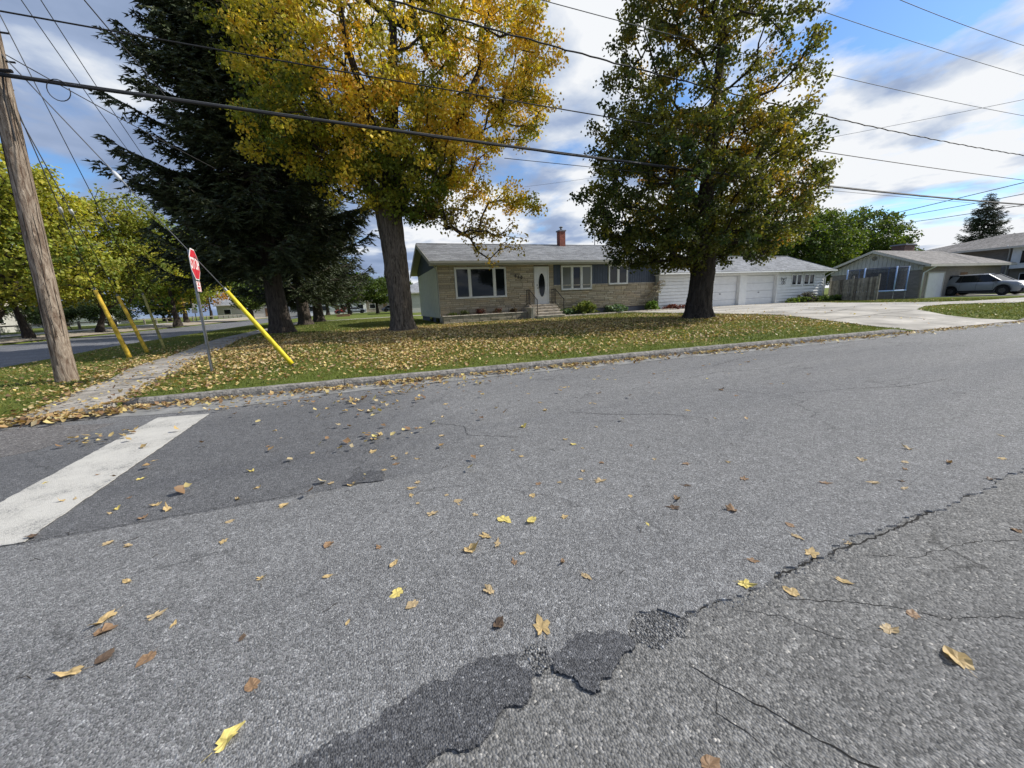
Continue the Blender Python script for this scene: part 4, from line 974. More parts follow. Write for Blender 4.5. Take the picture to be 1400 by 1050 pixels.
def sag(p, q, s, n=24):
    p, q = Vector(p), Vector(q); return [p+(q-p)*t-Vector((0, 0, 4*s*t*(1-t))) for t in np.linspace(0, 1, n)]
def wire(pts, rad, label, mat='wire', wob=0.0, n=6, group='overhead wires'):
    if wob:
        pts = [Vector(p)+Vector((0, 0, wob*math.sin(i*2.1)+wob*.6*math.sin(i*5.3))) for i, p in enumerate(pts)]
    o = MB().tube(pts, rad, n).build('overhead_wire', M[mat], None, True); tag(o, label, 'cable', group); return o
Y0 = 10.5
def seg(points, n=60):      # smooth path through measured heights (x, z) in the plane of the pole line
    xs = np.array([p[0] for p in points], float); zs = np.array([p[1] for p in points], float); c = np.polyfit(xs, zs, min(2, len(xs)-1))
    X = np.linspace(points[0][0], points[-1][0], n); return [Vector((x, Y0, float(np.polyval(c, x)))) for x in X]
wire([Vector((p.x, p.y-.2, p.z)) for p in seg([(-5.6, 5.72), (-1, 5.52), (4.2, 5.26), (10.7, 5.16), (33.9, 5.28), (60, 5.9)], 120)], .026, 'thickest black cable, lowest line crossing in front of both big trees', wob=.004)
wire([Vector((p.x, p.y-.2, p.z+.035)) for p in seg([(-5.6, 5.72), (-1, 5.52), (4.2, 5.26), (10.7, 5.16), (33.9, 5.28), (60, 5.9)], 120)], .011, 'thin steel strand lashed on top of the thickest cable', 'wiresteel')
wire(seg([(-16, 7.0), (-5.34, 6.82), (5.7, 6.55), (15.9, 6.37), (33.4, 6.41), (60, 7.0)], 80), .014, 'black wire running above the thickest cable across both tree crowns')
wire([Vector((p.x, p.y, p.z-.35)) for p in seg([(4, 5.5), (15.9, 5.42), (33.4, 5.5), (60, 5.9)], 80)], .008, 'thin wire just below the thickest cable at the right tree')
wire(seg([(-8, 8.9), (3.2, 8.15), (9.1, 7.70), (15.7, 7.55), (32.7, 7.72), (60, 8.9)], 260), .020, 'twisted black service cable from top centre to right edge', wob=.012)
wire(seg([(-8, 9.3), (5.3, 8.98), (14.7, 8.8), (31.8, 9.39), (60, 11)], 60), .010, 'thin high wire over the bungalow from the top centre', 'wiresteel')
wire(seg([(6, 10.9), (18.4, 10.62), (31, 11.0), (60, 12.4)], 60), .010, 'thin high wire left of the two topmost right wires', 'wiresteel')
wire([Vector((x, 9.6, 11.0+.0022*(x-20)**2)) for x in np.linspace(8, 55, 40)], .010, 'second highest wire crossing the top right corner', 'wiresteel')
wire([Vector((x, 8.4, 11.3+.002*(x-18)**2)) for x in np.linspace(10, 50, 40)], .010, 'highest wire clipping the top right corner', 'wiresteel')
wire(sag((30.0, 22.0, 5.0), (38, 5.0, 7.6), .1), .02, 'black wire rising from behind the garage roof to the right edge')
wire(sag((72, 42.0, 11.0), (52, 4.0, 9.0), .6), .03, 'upper wire from the green tree to the right edge above the spruce')
wire(sag((70, 40.0, 10.0), (50, 4.0, 7.6), .6), .03, 'lower wire from the green tree to the right edge above the spruce')
wire(sag((20, 46.0, 15.0), (44, 6.0, 12.0), .6), .012, 'faint thin wire crossing the clouds diagonally behind the right tree', 'wiresteel')
# two thin parallel wires and the steep span at top left
wire(sag((-6.5, 12.0, 9.6), (-13.5, 44.0, 9.4), .9), .012, 'left one of two thin parallel wires running away over the road', 'wiresteel')
wire(sag((-6.1, 12.0, 9.6), (-13.0, 44.0, 9.3), .9), .012, 'right one of two thin parallel wires running away over the road', 'wiresteel')
wire(sag((-4.9, 9.6, 8.4), (-3.4, 11.5, 5.9), .02), .012, 'short steep wire reaching the dark spruce at upper left')
wire(sag(polept(6.15), (-3.3, 13.2, 5.2), .03), .009, 'thin wire from the pole sloping down to the dark spruce')
mb = MB(); cc = Vector((-4.75, 10.28, 5.50)); mb.tube([cc+Vector((.16*math.cos(t), 0, .16*math.sin(t)*1.1)) for t in np.linspace(.5, 2*math.pi+.3, 20)], .008, 5)
tag(mb.build('cable_loop', M['wire'], None, True), 'small slack loop of cable hanging under the thick line near the pole', 'cable')

# guy wires with their guards
def guy(anchor, toptube, attach, ins, mat, glabel, wlabel, r=.045):
    A, B, C_ = Vector(anchor), Vector(toptube), Vector(attach)
    g = thing('guy_guard', glabel, 'guy wire guard', tuple(A), 'yellow guy wire guards by the pole')
    pts = [A+(B-A)*t for t in np.linspace(0, 1, 12)]; n = 10
    MB().tube(pts, [r*(1.0-.22*t) for t in np.linspace(0, 1, 12)], n).build('sleeve', M[mat], g, True)
    MB().tube([A-(B-A).normalized()*.12, A+(B-A).normalized()*.02], r*.45, 6).build('anchor_rod', M['rust'], g)
    MB().tube([B-(B-A).normalized()*.04, B+(B-A).normalized()*.07], r*.5, 6).build('clip', M['galv'], g)
    w = thing('guy_wire', wlabel, 'guy wire', tuple(B), 'guy wires of the utility pole')
    MB().tube([B, C_], .010, 5).build('strand', M['wiresteel'], w, True)
    I = B+(C_-B)*ins; d = (C_-B).normalized(); u = d.cross(Vector((0, 1, 0))).normalized()
    MB().tube([I-d*.10, I-d*.06, I+d*.06, I+d*.10], [.02, .038, .038, .02], 8).build('insulator', M['ceramic'], w, True)
    for s in (-1, 1): MB().tube([I+d*s*.10, I+d*s*.24], .016, 5).build('grip', M['galv'], w)
guy((-1.61, 9.32, .24), (-2.53, 9.32, 1.81), polept(6.2), .50, 'yellow', 'bright yellow leaning guard nearest the kerb, right of the stop sign', 'guy wire from the pole down to the bright yellow guard', .050)
guy((-7.16, 15.56, .10), (-7.49, 15.4, 2.25), polept(6.0), .47, 'yellow_old', 'weathered orange yellow guard nearest the utility pole', 'guy wire from the pole down to the weathered guard nearest it', .065)
guy((-7.29, 16.97, .08), (-7.68, 16.9, 2.12), polept(5.6), .55, 'yellow_old', 'middle yellow guard of the three behind the pole', 'guy wire from the pole down to the middle guard', .062)
guy((-7.19, 17.94, .08), (-7.42, 17.9, 2.19), (-6.6, 12, 9.6), .3, 'yellow_dull', 'dull olive guard, the right one of the three behind the pole', 'long guy wire from high up down to the dull olive guard', .05)

# stop sign
sg = thing('stop_sign', 'red octagonal stop sign on a steel post at the corner', 'stop sign', (-3.1, 9.48, .25))
mb = MB(); A, B = Vector((-3.1, 9.48, .05)), Vector((-3.05, 9.48, 2.62))
d = B-A
for s in (-1, 1): mb.bar(A+Vector((0, s*.022, 0)), B+Vector((0, s*.022, 0)), .008, .04)
mb.bar(A+Vector((-.018, 0, 0)), B+Vector((-.018, 0, 0)), .04, .006); mb.build('post', M['galv'], sg)
c8 = Vector((-3.04, 9.48, 2.345)); ux = Vector((-.10, 1, 0)).normalized(); uz = Vector((.02, 0, 1)); nn = ux.cross(uz).normalized()
if nn.x < 0: nn = -nn
def octo(rad, off): return [c8+ux*rad*math.cos(R(22.5+45*i))+uz*rad*math.sin(R(22.5+45*i))+nn*off for i in range(8)]
def plate(name, pts0, pts1, mat, parent):
    mb = MB(); mb.poly(pts1); mb.poly(pts0[::-1])
    for i in range(len(pts0)): j = (i+1) % len(pts0); mb.poly([pts0[i], pts0[j], pts1[j], pts1[i]])
    return mb.build(name, mat, parent)
RO = .295/math.cos(R(22.5))
face = plate('sign_face', octo(RO, 0.02), octo(RO, .024), M['signwhite'], sg)
plate('red_field', octo(RO*.925, .0245), octo(RO*.925, .027), M['signred'], face)
rt_ = uz.cross(nn).normalized()     # reading direction as seen from the front
if True:
    m4 = Matrix.Identity(4); xa = uz.cross(nn); xa.normalize()
    for i in range(3): m4[i][0] = xa[i]; m4[i][1] = uz.normalized()[i]; m4[i][2] = nn[i]
    m4.translation = c8+nn*.028-Vector(ORG[sg.name])
    text_part('STOP', .272, M['signwhite'], face, m4 @ Matrix.Diagonal((.86, 1.12, 1, 1)), 'lettering', .002)
    c9 = c8-uz*.42
    def rect(w, h, off): return [c9+xa*sx*w/2+uz*sz*h/2+nn*off for sx, sz in ((-1, -1), (1, -1), (1, 1), (-1, 1))]
    tb = plate('tab_sign', rect(.28, .20, .02), rect(.28, .20, .024), M['signwhite'], sg)
    m5 = m4.copy(); m5.translation = c9+nn*.0255-Vector(ORG[sg.name])
    text_part('ALL\nWAY', .076, M['signred'], tb, m5, 'lettering', .0015)
    mb = MB()
    for (wa, ha, cx_, cz_) in ((.26, .010, 0, .085), (.26, .010, 0, -.085), (.010, .158, .125, 0), (.010, .158, -.125, 0)):
        o_ = c9+xa*cx_+uz*cz_+nn*.0255; mb.poly([o_-xa*wa/2-uz*ha/2, o_+xa*wa/2-uz*ha/2, o_+xa*wa/2+uz*ha/2, o_-xa*wa/2+uz*ha/2])
    mb.build('border', M['signred'], tb)

# wooden fence at the neighbour's garden
fn = thing('wooden_fence', 'grey weathered board fence panel beside the trampoline', 'fence', (36, 19, .2))
P0, P1 = Vector((35.1, 16.9, 0)), Vector((37.2, 21.2, 0)); nb_ = 26; dd = (P1-P0)/nb_
rr = random.Random(12)
for i in range(nb_):
    p = P0+dd*i; q_ = P0+dd*(i+.88); h = 1.98-.12*i/nb_+rr.uniform(-.02, .02); z0 = Tz(p.x, p.y)-.02; o_ = Vector((rr.uniform(-.012, .012), 0, 0)); t_ = Vector((.022, 0, 0))
    mb = MB(); vs_ = [(*(p+o_).xy, z0), (*(q_+o_).xy, z0), (*(q_+o_+t_).xy, z0), (*(p+o_+t_).xy, z0)]; vs_ += [(v[0], v[1], h) for v in vs_]
    mb.verts_faces(vs_, [(0, 1, 2, 3), (4, 7, 6, 5), (0, 4, 5, 1), (1, 5, 6, 2), (2, 6, 7, 3), (3, 7, 4, 0)]); mb.build('fence_board', M[rr.choice(['woodgrey', 'woodgrey2', 'woodgrey3'])], fn)
for z in (.55, 1.55): MB().bar(P0+Vector((.05, 0, z)), P1+Vector((.05, 0, z)), .05, .09).build('rail', M['woodgrey'], fn)
for t in (0, .5, 1): p = P0+(P1-P0)*t; MB().box(p.x+.03, p.x+.13, p.y-.05, p.y+.05, 0, 2.15).build('fence_post', M['woodgrey'], fn)
fn2 = thing('wooden_fence', 'short open slat fence between garage corner and the board fence', 'fence', (38, 23, .2))
for i in range(7):
    MB().box(37.3+i*.30, 37.3+i*.30+.24, 22.9, 22.93, .15, 1.7+.05*(i % 2)).build('fence_board', M['woodgrey'], fn2)
MB().box(37.2, 39.5, 22.94, 22.98, 1.3, 1.4).build('rail', M['woodgrey'], fn2)

# trampoline
tr = thing('trampoline', 'round trampoline with blue poles and dark net behind the fence', 'trampoline', (41.2, 20.0, .15))
tc_, rt2, zb = Vector((41.2, 20.0, 0)), 1.9, .85
circ = lambda r_, z, n=24, ph=0: [Vector((tc_.x+r_*math.cos(2*math.pi*i/n+ph), tc_.y+r_*math.sin(2*math.pi*i/n+ph), z)) for i in range(n)]
c_ = circ(rt2, zb); MB().tube(c_+[c_[0]], .06, 6).build('ring_pad', M['bluefoam'], tr, True)
mb = MB(); mb.poly(circ(rt2-.08, zb+.03)); mb.build('mat', M['darkpad'], tr)
for i in range(6):
    t = 2*math.pi*i/6+.05; p = tc_+Vector((math.cos(t), math.sin(t), 0))*rt2
    MB().tube([(p.x, p.y, .1), (p.x, p.y, zb)], .03, 6).build('leg', M['galv'], tr)
    MB().tube([(p.x, p.y, zb+.05), (p.x, p.y, 2.78)], .05, 8).build('pole', M['bluefoam'], tr, True)
c0, c1 = circ(rt2-.06, zb+.05), circ(rt2-.06, 2.7)
mb = MB()
for i in range(24): j = (i+1) % 24; mb.poly([c0[i], c0[j], c1[j], c1[i]])
mb.build('net', M['net'], tr)
mb = MB(); mb.tube(c1+[c1[0]], .02, 5); mb.build('net_band', M['darkpad'], tr)

# ---- vehicles
def loft(parent, name, secs, mat, smooth=True):
    """secs: list of (x, ring of (y,z)) ; local coordinates relative to the car"""
    mb = MB(); n = len(secs[0][1])
    for x, r_ in secs: mb.v += [(x, y, z) for y, z in r_]
    for i in range(len(secs)-1):
        for j in range(n-1): a_ = i*n+j; mb.f.append((a_, a_+1, a_+n+1, a_+n)); mb.c.append(None)
    mb.f.append(tuple(range(n))); mb.c.append(None); mb.f.append(tuple((len(secs)-1)*n+j for j in reversed(range(n)))); mb.c.append(None)
    return mb.build(name, mat, parent, smooth)
def make_car(name, label, cat, paint, L_=5.1, W=2.0, H=1.75, group=None, suv=True):
    c = thing(name, label, cat, (0, 0, 0), group); hw = W/2; k = L_/5.1
    def wa(x):   # wheel arch cut height
        z = .26
        for xc in (-1.52*k, 1.55*k):
            if abs(x-xc) < .43: z = max(z, .37+math.sqrt(max(0, .43**2-(x-xc)**2))*1.0)
        return z
    xs = sorted(set([round(v, 3) for v in np.linspace(-2.5*k, 2.52*k, 36)]+[round(xc+dx, 3) for xc in (-1.52*k, 1.55*k) for dx in (-.431, -.40, -.3, 0, .3, .40, .431)]))
    secs = []
    for x in xs:
        u = x/k
        top = np.interp(u, [-2.5, -2.44, -1.0, 1.15, 1.5, 2.2, 2.42, 2.52], [.84, 1.10, 1.15, 1.13, 1.13, 1.04, .92, .64])*H/1.75
        yh = np.interp(u, [-2.5, -2.3, -1.5, 1.6, 2.2, 2.45, 2.52], [.80, .93, 1, 1, .93, .78, .60])*hw
        zb_ = max(wa(x), np.interp(u, [-2.5, -2.3, 2.3, 2.52], [.42, .28, .28, .40])); zb_ = min(zb_, top-.12)
        h_ = top-zb_
        ring = [(-yh*.93, zb_), (-yh, zb_+.12*h_), (-yh, zb_+.62*h_), (-yh*.95, zb_+.9*h_), (-yh*.80, top), (0, top+.025), (yh*.80, top), (yh*.95, zb_+.9*h_), (yh, zb_+.62*h_), (yh, zb_+.12*h_), (yh*.93, zb_)]
        secs.append((x, ring))
    body = loft(c, 'body', secs, M[paint])
    MB().box(-2.3*k, 2.3*k, -hw*.80, hw*.80, .20, .40).build('underbody', M['plastic'], c)
    # greenhouse: dark glass with a painted roof and pillars
    g0, g1, t0, t1 = (-2.40*k, 1.42*k, -2.12*k, .52*k) if suv else (-1.95*k, 1.35*k, -1.15*k, .45*k)
    zb1, zt1 = 1.10*H/1.75, H-.06; ry_, rt_y = hw*.90, hw*.70
    lo = [(g0, -ry_, zb1), (g1, -ry_, zb1), (g1, ry_, zb1), (g0, ry_, zb1)]; hi = [(t0, -rt_y, zt1), (t1, -rt_y, zt1), (t1, rt_y, zt1), (t0, rt_y, zt1)]
    mb = MB(); mb.verts_faces(lo+hi, [(0, 4, 5, 1)[::-1], (1, 5, 6, 2)[::-1], (2, 6, 7, 3)[::-1], (3, 7, 4, 0)[::-1]]); mb.build('windows', M['glassdk'], c)
    rs = []
    for x in np.linspace(t0-.03, t1+.03, 12):
        e_ = 1-abs((x-(t0+t1)/2)/((t1-t0)/2+.03))**4*.35; rs.append((x, [(-rt_y-.02, zt1-.02), (-rt_y*.9, zt1+.04*e_), (0, zt1+.07*e_), (rt_y*.9, zt1+.04*e_), (rt_y+.02, zt1-.02)]))
    loft(c, 'roof', rs, M[paint])
    P = lambda x, s, z: (x, s*(ry_+(rt_y-ry_)*(z-zb1)/(zt1-zb1)+.012), z)
    for s in (-1, 1):
        MB().bar(P(g1, s, zb1), P(t1, s, zt1), .07, .06).build('pillar', M[paint], c); MB().bar(P(g0+.02, s, zb1), P(t0+.02, s, zt1), .10, .07).build('pillar', M[paint], c); mb = MB()
        for xa_ in ((-.02, .02), (-1.02, -.98)) if suv else ((-.25, -.25),): MB().bar(P(xa_[0]*k, s, zb1), P(xa_[1]*k, s, zt1), .05, .03).build('pillar', M['plastic'], c)
        if suv: mb.verts_faces([P(-1.35*k, s, zb1), P(-1.95*k, s, zb1), P(-1.62*k, s, zt1-.06), P(-1.18*k, s, zt1-.10)], [(0, 1, 2, 3)])
        if mb.f: mb.build('quarter_panel', M[paint], c)
        if suv: MB().tube([P(t0+.25, s*.95, zt1+.06), P(t1-.3, s*.95, zt1+.06)], .02, 5).build('roof_rail', M['chrome'], c)
        MB().bbox(.98*k, 1.18*k, s*(hw+.09)-.09, s*(hw+.09)+.09, zb1-.02, zb1+.14, .02).build('mirror', M[paint] if not suv else M['plastic'], c)
        for xh in (.15, -.9): MB().box(xh*k-.11, xh*k+.11, s*hw-.02 if s > 0 else -hw-.02, s*hw+.02 if s > 0 else -hw+.02, .86, .885).build('door_handle', M[paint], c)
        MB().box(-1.05*k, 1.1*k, min(s*hw, s*(hw+.015)), max(s*hw, s*(hw+.015)), .30, .42).build('side_skirt', M['plastic'], c)
        mb = MB()
        for x_ in (1.02*k, .02*k, -.98*k): mb.box(x_-.006, x_+.006, min(s*hw, s*(hw+.004)), max(s*hw, s*(hw+.004)), .44, .98)
        mb.build('door_gap', M['plastic'], c)
        mb = MB(); mb.box(2.22*k, 2.44*k, s*hw*.66-.17, s*hw*.66+.17, .74, .86); mb.build('headlight', M['lamp'], c)
        mb = MB(); mb.box(-2.51*k, -2.30*k, s*hw*.80-.14, s*hw*.80+.10, .84, 1.0); mb.build('tail_light', M['redlamp'], c)
        for xc in (-1.52*k, 1.55*k):
            # arch lip, tyre, rim
            pts_ = [(xc+.45*math.cos(t), s*(hw+.005), .37+.45*math.sin(t)) for t in np.linspace(0, math.pi, 14)]
            MB().tube(pts_, .035, 4).build('arch_trim', M['plastic'], c)
            w_ = MB().tube([(xc, s*(hw-.27), .37), (xc, s*(hw-.25), .37), (xc, s*(hw-.02), .37), (xc, s*hw, .37)], [.33, .37, .37, .33], 24).build('wheel', M['rubber'], c, False)
            mb = MB(); mb.tube([(xc, s*(hw-.005), .37), (xc, s*(hw+.012), .37)], [.20, .18], 20)
            for q5 in range(5):
                t = 2*math.pi*q5/5; mb.bar((xc, s*(hw+.015), .37), (xc+.22*math.cos(t), s*(hw+.015), .37+.22*math.sin(t)), .05, .02)
            mb.build('rim', M['rimdark'], w_)
    MB().bbox(2.40*k, 2.56*k, -hw*.72, hw*.72, .30, .52, .02).build('front_bumper', M['plastic'], c)
    MB().box(2.44*k, 2.535*k, -hw*.45, hw*.45, .56, .80).build('grille', M['plastic'], c)
    MB().bbox(-2.56*k, -2.38*k, -hw*.80, hw*.80, .32, .56, .02).build('rear_bumper', M['plastic'], c)
    MB().box(-2.535*k, -2.515*k, -.26, .26, .66, .78).build('licence_plate', M['signwhite'], c)
    return c
suv = make_car('parked_car', 'silver sport utility vehicle parked in front of the brown brick house', 'car', 'silver')
suv.location = (49.1, 16.4, .13); suv.rotation_euler = (0, 0, R(-90)-R(6)); ORG[suv.name] = (0, 0, 0)
far1 = make_car('parked_car', 'white car parked far off between the spruce trunks', 'car', 'carwhite', 4.6, 1.8, 1.45, suv=False)
far1.location = (-2.0, 97.5, .36); far1.rotation_euler = (0, 0, R(10))
def recar(src, loc, rz, paint, label):
    c = dup(src); c.location = loc; c.rotation_euler = (0, 0, rz); c['label'] = label
    for ch in c.children:
        if ch.type == 'MESH' and ch.name.split('.')[0] in ('body', 'roof', 'pillar', 'door_handle', 'mirror'):
            ch.data = ch.data.copy(); ch.data.materials[0] = M[paint]
    return c
recar(far1, (6.2, 98.5, .36), R(4), 'silver', 'small pale grey car far off left of the linden trunk')
recar(far1, (-4.5, 101.5, .36), R(185), 'carred', 'dark red car far off behind the spruce trunks')

# ---- park rail fence, sign, picnic tables, cedar planter
rf_ = thing('rail_fence', 'low wooden post and rail fence along the park road', 'fence', (-30, 90, .5))
for i in range(26):
    x, y = -29.4-.02*i, 46+i*3.4; MB().box(x-.09, x+.09, y-.09, y+.09, .4, 1.35).build('fence_post', M['woodgrey'], rf_)
    if i < 25: MB().bar((x, y+.1, 1.2), (x, y+3.3, 1.2), .07, .12).build('rail', M['woodgrey'], rf_)
ps = thing('park_sign', 'tall narrow white sign on a post by the rail fence', 'sign', (-28.2, 84, .5))
MB().box(-28.25, -28.15, 83.95, 84.05, .4, 3.6).build('post', M['woodgrey'], ps); MB().box(-28.6, -27.8, 83.88, 83.94, 1.9, 3.6).build('panel', M['signwhite'], ps)
def picnic(label, x, y, rz):
    t_ = thing('picnic_table', label, 'picnic table', (x, y, PK(x, y)), 'picnic tables in the park'); z = float(PK(x, y))
    for i in range(5): MB().box(x-.95, x+.95, y-.38+i*.155, y-.24+i*.155, z+.73, z+.77).build('top_plank', M['woodgrey'], t_)
    for s in (-1, 1): MB().box(x-.95, x+.95, y+s*.75-.13, y+s*.75+.13, z+.43, z+.47).build('bench', M['woodgrey'], t_)
    for s in (-1, 1):
        for q_ in (-1, 1): MB().bar((x+s*.65, y+q_*.75, z), (x+s*.65, y+q_*.2, z+.73), .05, .09).build('leg', M['woodgrey'], t_)
    t_.rotation_euler = (0, 0, rz); return t_
picnic('picnic table between the leaning park trunks at far left', -31.0, 44.5, .4)
picnic('picnic table in the park right of the utility pole', -30.5, 55, .1)
pb = thing('timber_planter', 'square timber planter box with a thin young tree on the far lawn', 'planter', (-3.0, 62, .3))
MB().bbox(-3.9, -2.1, 61.2, 62.8, .3, .62, .02).build('box_wall', M['deck'], pb); MB().box(-3.8, -2.2, 61.3, 62.7, .621, .66).build('soil_bed', M['soil'], pb)
pole2 = thing('utility_pole', 'distant grey utility pole seen just left of the linden trunk', 'utility pole', (5.1, 60, .3))
MB().tube([(5.1, 60, .2), (5.1, 60, 9.4)], [.2, .15], 10).build('shaft', M['woodgrey'], pole2, True); MB().box(4.0, 6.2, 59.8, 59.95, 8.7, 8.85).build('crossarm', M['woodgrey'], pole2)
MB().tube([(5.45, 59.9, 7.6), (5.45, 59.9, 8.4)], .22, 10).build('transformer', M['galv'], pole2, True)

# ================================================================== trees
def frusta(name, A, B, ra, rb, mat, parent, n=6):
    """tapered limbs between point arrays A -> B"""
    A = np.asarray(A, float); B = np.asarray(B, float); m = len(A); d = B-A; L_ = np.linalg.norm(d, axis=1, keepdims=True)+1e-9; d = d/L_
    ref = np.where(np.abs(d[:, 2:3]) < .9, np.array([[0, 0, 1.]]), np.array([[1., 0, 0]])); u = np.cross(d, ref); u /= np.linalg.norm(u, axis=1, keepdims=True); v = np.cross(d, u)
    t = 2*np.pi*np.arange(n)/n; ring = u[:, None, :]*np.cos(t)[None, :, None]+v[:, None, :]*np.sin(t)[None, :, None]
    V0 = A[:, None, :]-d[:, None, :]*(np.asarray(ra)[:, None, None]*.25)+ring*np.asarray(ra)[:, None, None]; V1 = B[:, None, :]+ring*np.asarray(rb)[:, None, None]
    V = np.concatenate([V0, V1], 1).reshape(-1, 3)
    base = (np.arange(m)*2*n)[:, None]; j = np.arange(n); F = np.stack([base+j, base+(j+1) % n, base+n+(j+1) % n, base+n+j], -1).reshape(-1, 4)
    return np_mesh(name, V, F, mat, parent, smooth=True)
def grow(trunk, attr, r_tip=.012, expo=.46, rise=.35, jit=.10, seg=.45, g=None, extra=()):
    """limbs from the trunk nodes out to every attractor; returns edges with radii and the node list"""
    g = g or rng; nodes = [np.array(p, float) for p in trunk]; par = [-1]+list(range(len(trunk)-1)); nt_ = len(trunk)
    for k0, chain in extra:
        pv = k0
        for p in chain: nodes.append(np.array(p, float)); par.append(pv); pv = len(nodes)-1
    nt_ = len(nodes)
    c = np.array(trunk[0][:2]); attr = sorted(attr, key=lambda p: np.hypot(*(p[:2]-c))*1.0+.25*abs(p[2]-trunk[-1][2])); arr = np.array(nodes)
    ends = []
    for p in attr:
        d = arr-p; hd = np.hypot(arr[:, 0]-c[0], arr[:, 1]-c[1]); pen = np.linalg.norm(d, axis=1)+rise*np.maximum(0, arr[:, 2]-p[2]+.1)*3+ .5*np.maximum(0, hd-np.hypot(*(p[:2]-c)))
        k = int(np.argmin(pen)); a = arr[k]; L_ = np.linalg.norm(p-a); n = max(1, int(L_/seg)); prev = k; new = []
        for i in range(1, n+1):
            t = i/n; q = a+(p-a)*t+np.array([0, 0, -.10*L_*math.sin(math.pi*t)*(1 if L_ > 1 else .3)])+(g.normal(0, jit*min(1, L_), 3)*(1-t) if n > 1 else 0)
            nodes.append(q); par.append(prev); prev = len(nodes)-1; new.append(q)
        ends.append(prev); arr = np.vstack([arr]+[q[None] for q in new])
    cnt = np.zeros(len(nodes))
    for e in ends: cnt[e] += 1
    for i in range(len(nodes)-1, 0, -1):
        if par[i] >= 0: cnt[par[i]] += cnt[i]
    rad = r_tip*np.maximum(cnt, 1)**expo
    idx = np.arange(nt_, len(nodes)); pr = np.array(par)[idx]; 
    ra = np.minimum(rad[pr], rad[idx]*1.45); return arr[pr], arr[idx], ra, rad[idx], arr, ends
def leaves(name, C, size, cols, mat, parent, droop=.5, spread=.34, per=60, g=None, vary=.3, aspect=.85, dirs=None):
    """folded heart-ish leaf blades (two triangles per half) scattered round the twig ends C"""
    g = g or rng; m = len(C); n = m*per
    ctr = np.repeat(C, per, 0); off = g.normal(0, 1, (n, 3)); off /= np.linalg.norm(off, axis=1, keepdims=True)+1e-9
    off *= (g.random((n, 1))**.5)*spread*g.uniform(.75, 1.25, (n, 1)); off[:, 2] *= .75; P = ctr+off
    d = g.normal(0, 1, (n, 3)); d[:, 2] = -np.abs(d[:, 2])*droop*1.6-.15; d /= np.linalg.norm(d, axis=1, keepdims=True)
    s = g.normal(0, 1, (n, 3)); s -= d*np.sum(s*d, 1, keepdims=True); s /= np.linalg.norm(s, axis=1, keepdims=True)+1e-9; nn = np.cross(d, s)
    L_ = (size*g.uniform(.65, 1.2, n))[:, None]; W = L_*aspect*.5; f = L_*g.uniform(.05, .3, (n, 1))
    V = np.stack([P, P+d*L_*.35+s*W+nn*f, P+d*L_, P+d*L_*.35-s*W+nn*f], 1).reshape(-1, 3)
    b = (np.arange(n)*4)[:, None]; F = np.concatenate([b+np.array([[0, 1, 2]]), b+np.array([[0, 2, 3]])], 1).reshape(-1, 3)
    cc = np.repeat(cols, per, 0)*g.uniform(1-vary, 1+vary, (n, 1)); jit = g.normal(0, .06, (n, 3)); cc = np.clip(cc*(1+jit), 0.003, .95); cc = np.repeat(cc, 2, 0)
    return np_mesh(name, V, F, mat, parent, cc)
def flared_trunk(parent, base, top, r0, r1, mat, flare=1.6, n=40, rings=60, seed=0, lean=None, lumps=0, ribs=9):
    g = np.random.default_rng(seed); base = np.array(base, float); top = np.array(top, float); ph = g.uniform(0, 6.28, 12)
    V = []; t = np.linspace(0, 1, rings)**1.25
    for i, tt in enumerate(t):
        p = base+(top-base)*tt+np.array([.06*math.sin(3.2*tt+ph[0]), .06*math.sin(2.7*tt+ph[1]), 0])*(r0/.4)*min(1, tt*4)
        h = tt*(top[2]-base[2]); r = r0+(r1-r0)*tt+r0*(flare-1)*math.exp(-h/(.55*r0+.12))
        for j in range(n):
            a_ = 2*math.pi*j/n; w = 1+.05*math.sin(3*a_+ph[2]+tt)+(.10*math.exp(-h/.5)+.02)*math.sin(5*a_+ph[3])+.028*math.sin(ribs*a_+ph[4]+3*math.sin(tt*6+ph[5]))+.022*math.sin(17*a_+ph[6]+5*tt+2*math.sin(9*tt))+g.uniform(-.018, .018)
            for q in range(lumps):
                la, lt = ph[7+q], [.33, .62, .46][q]; da = (a_-la+math.pi) % (2*math.pi)-math.pi; w += .26*math.exp(-(da/.45)**2-((tt-lt)/.05)**2)
            V.append(p+np.array([math.cos(a_), math.sin(a_), 0])*r*w)
    V = np.array(V); i = np.arange(rings*n).reshape(rings, n); F = np.stack([i[:-1], np.roll(i[:-1], -1, 1), np.roll(i[1:], -1, 1), i[1:]], -1).reshape(-1, 4)
    V[:n, 2] -= .35
    return np_mesh('trunk', V, F, mat, parent, smooth=True)
def sample_blobs(blobs, n, surf=.55, g=None, holes=(), mind=.0):
    """points inside a union of ellipsoids (c, r, weight), pushed towards the skin"""
    g = g or rng; w = np.array([b[2] if len(b) > 2 else np.prod(b[1])**.66 for b in blobs]); w = w/w.sum(); out = []
    while len(out) < n:
        k = g.choice(len(blobs), p=w); c, r = np.array(blobs[k][0], float), np.array(blobs[k][1], float)
        d = g.normal(0, 1, 3); d /= np.linalg.norm(d); q = g.random()**(1/3)
        if g.random() < surf: q = g.uniform(.78, 1.0)
        p = c+d*r*q*g.uniform(.93, 1.05)
        if any(np.sum(((p-np.array(h[0]))/np.array(h[1]))**2) < 1 for h in holes): continue
        if mind and out and np.min(np.sum((np.array(out[-260:])-p)**2, 1)) < mind**2: continue
        out.append(p)
    return out
def lowfreq(P, f, ph): return (np.sin(P[:, 0]*f+ph)+np.sin(P[:, 1]*f*1.3+ph*2.1)+np.sin(P[:, 2]*f*1.1+ph*.7+P[:, 0]*f*.5))/3

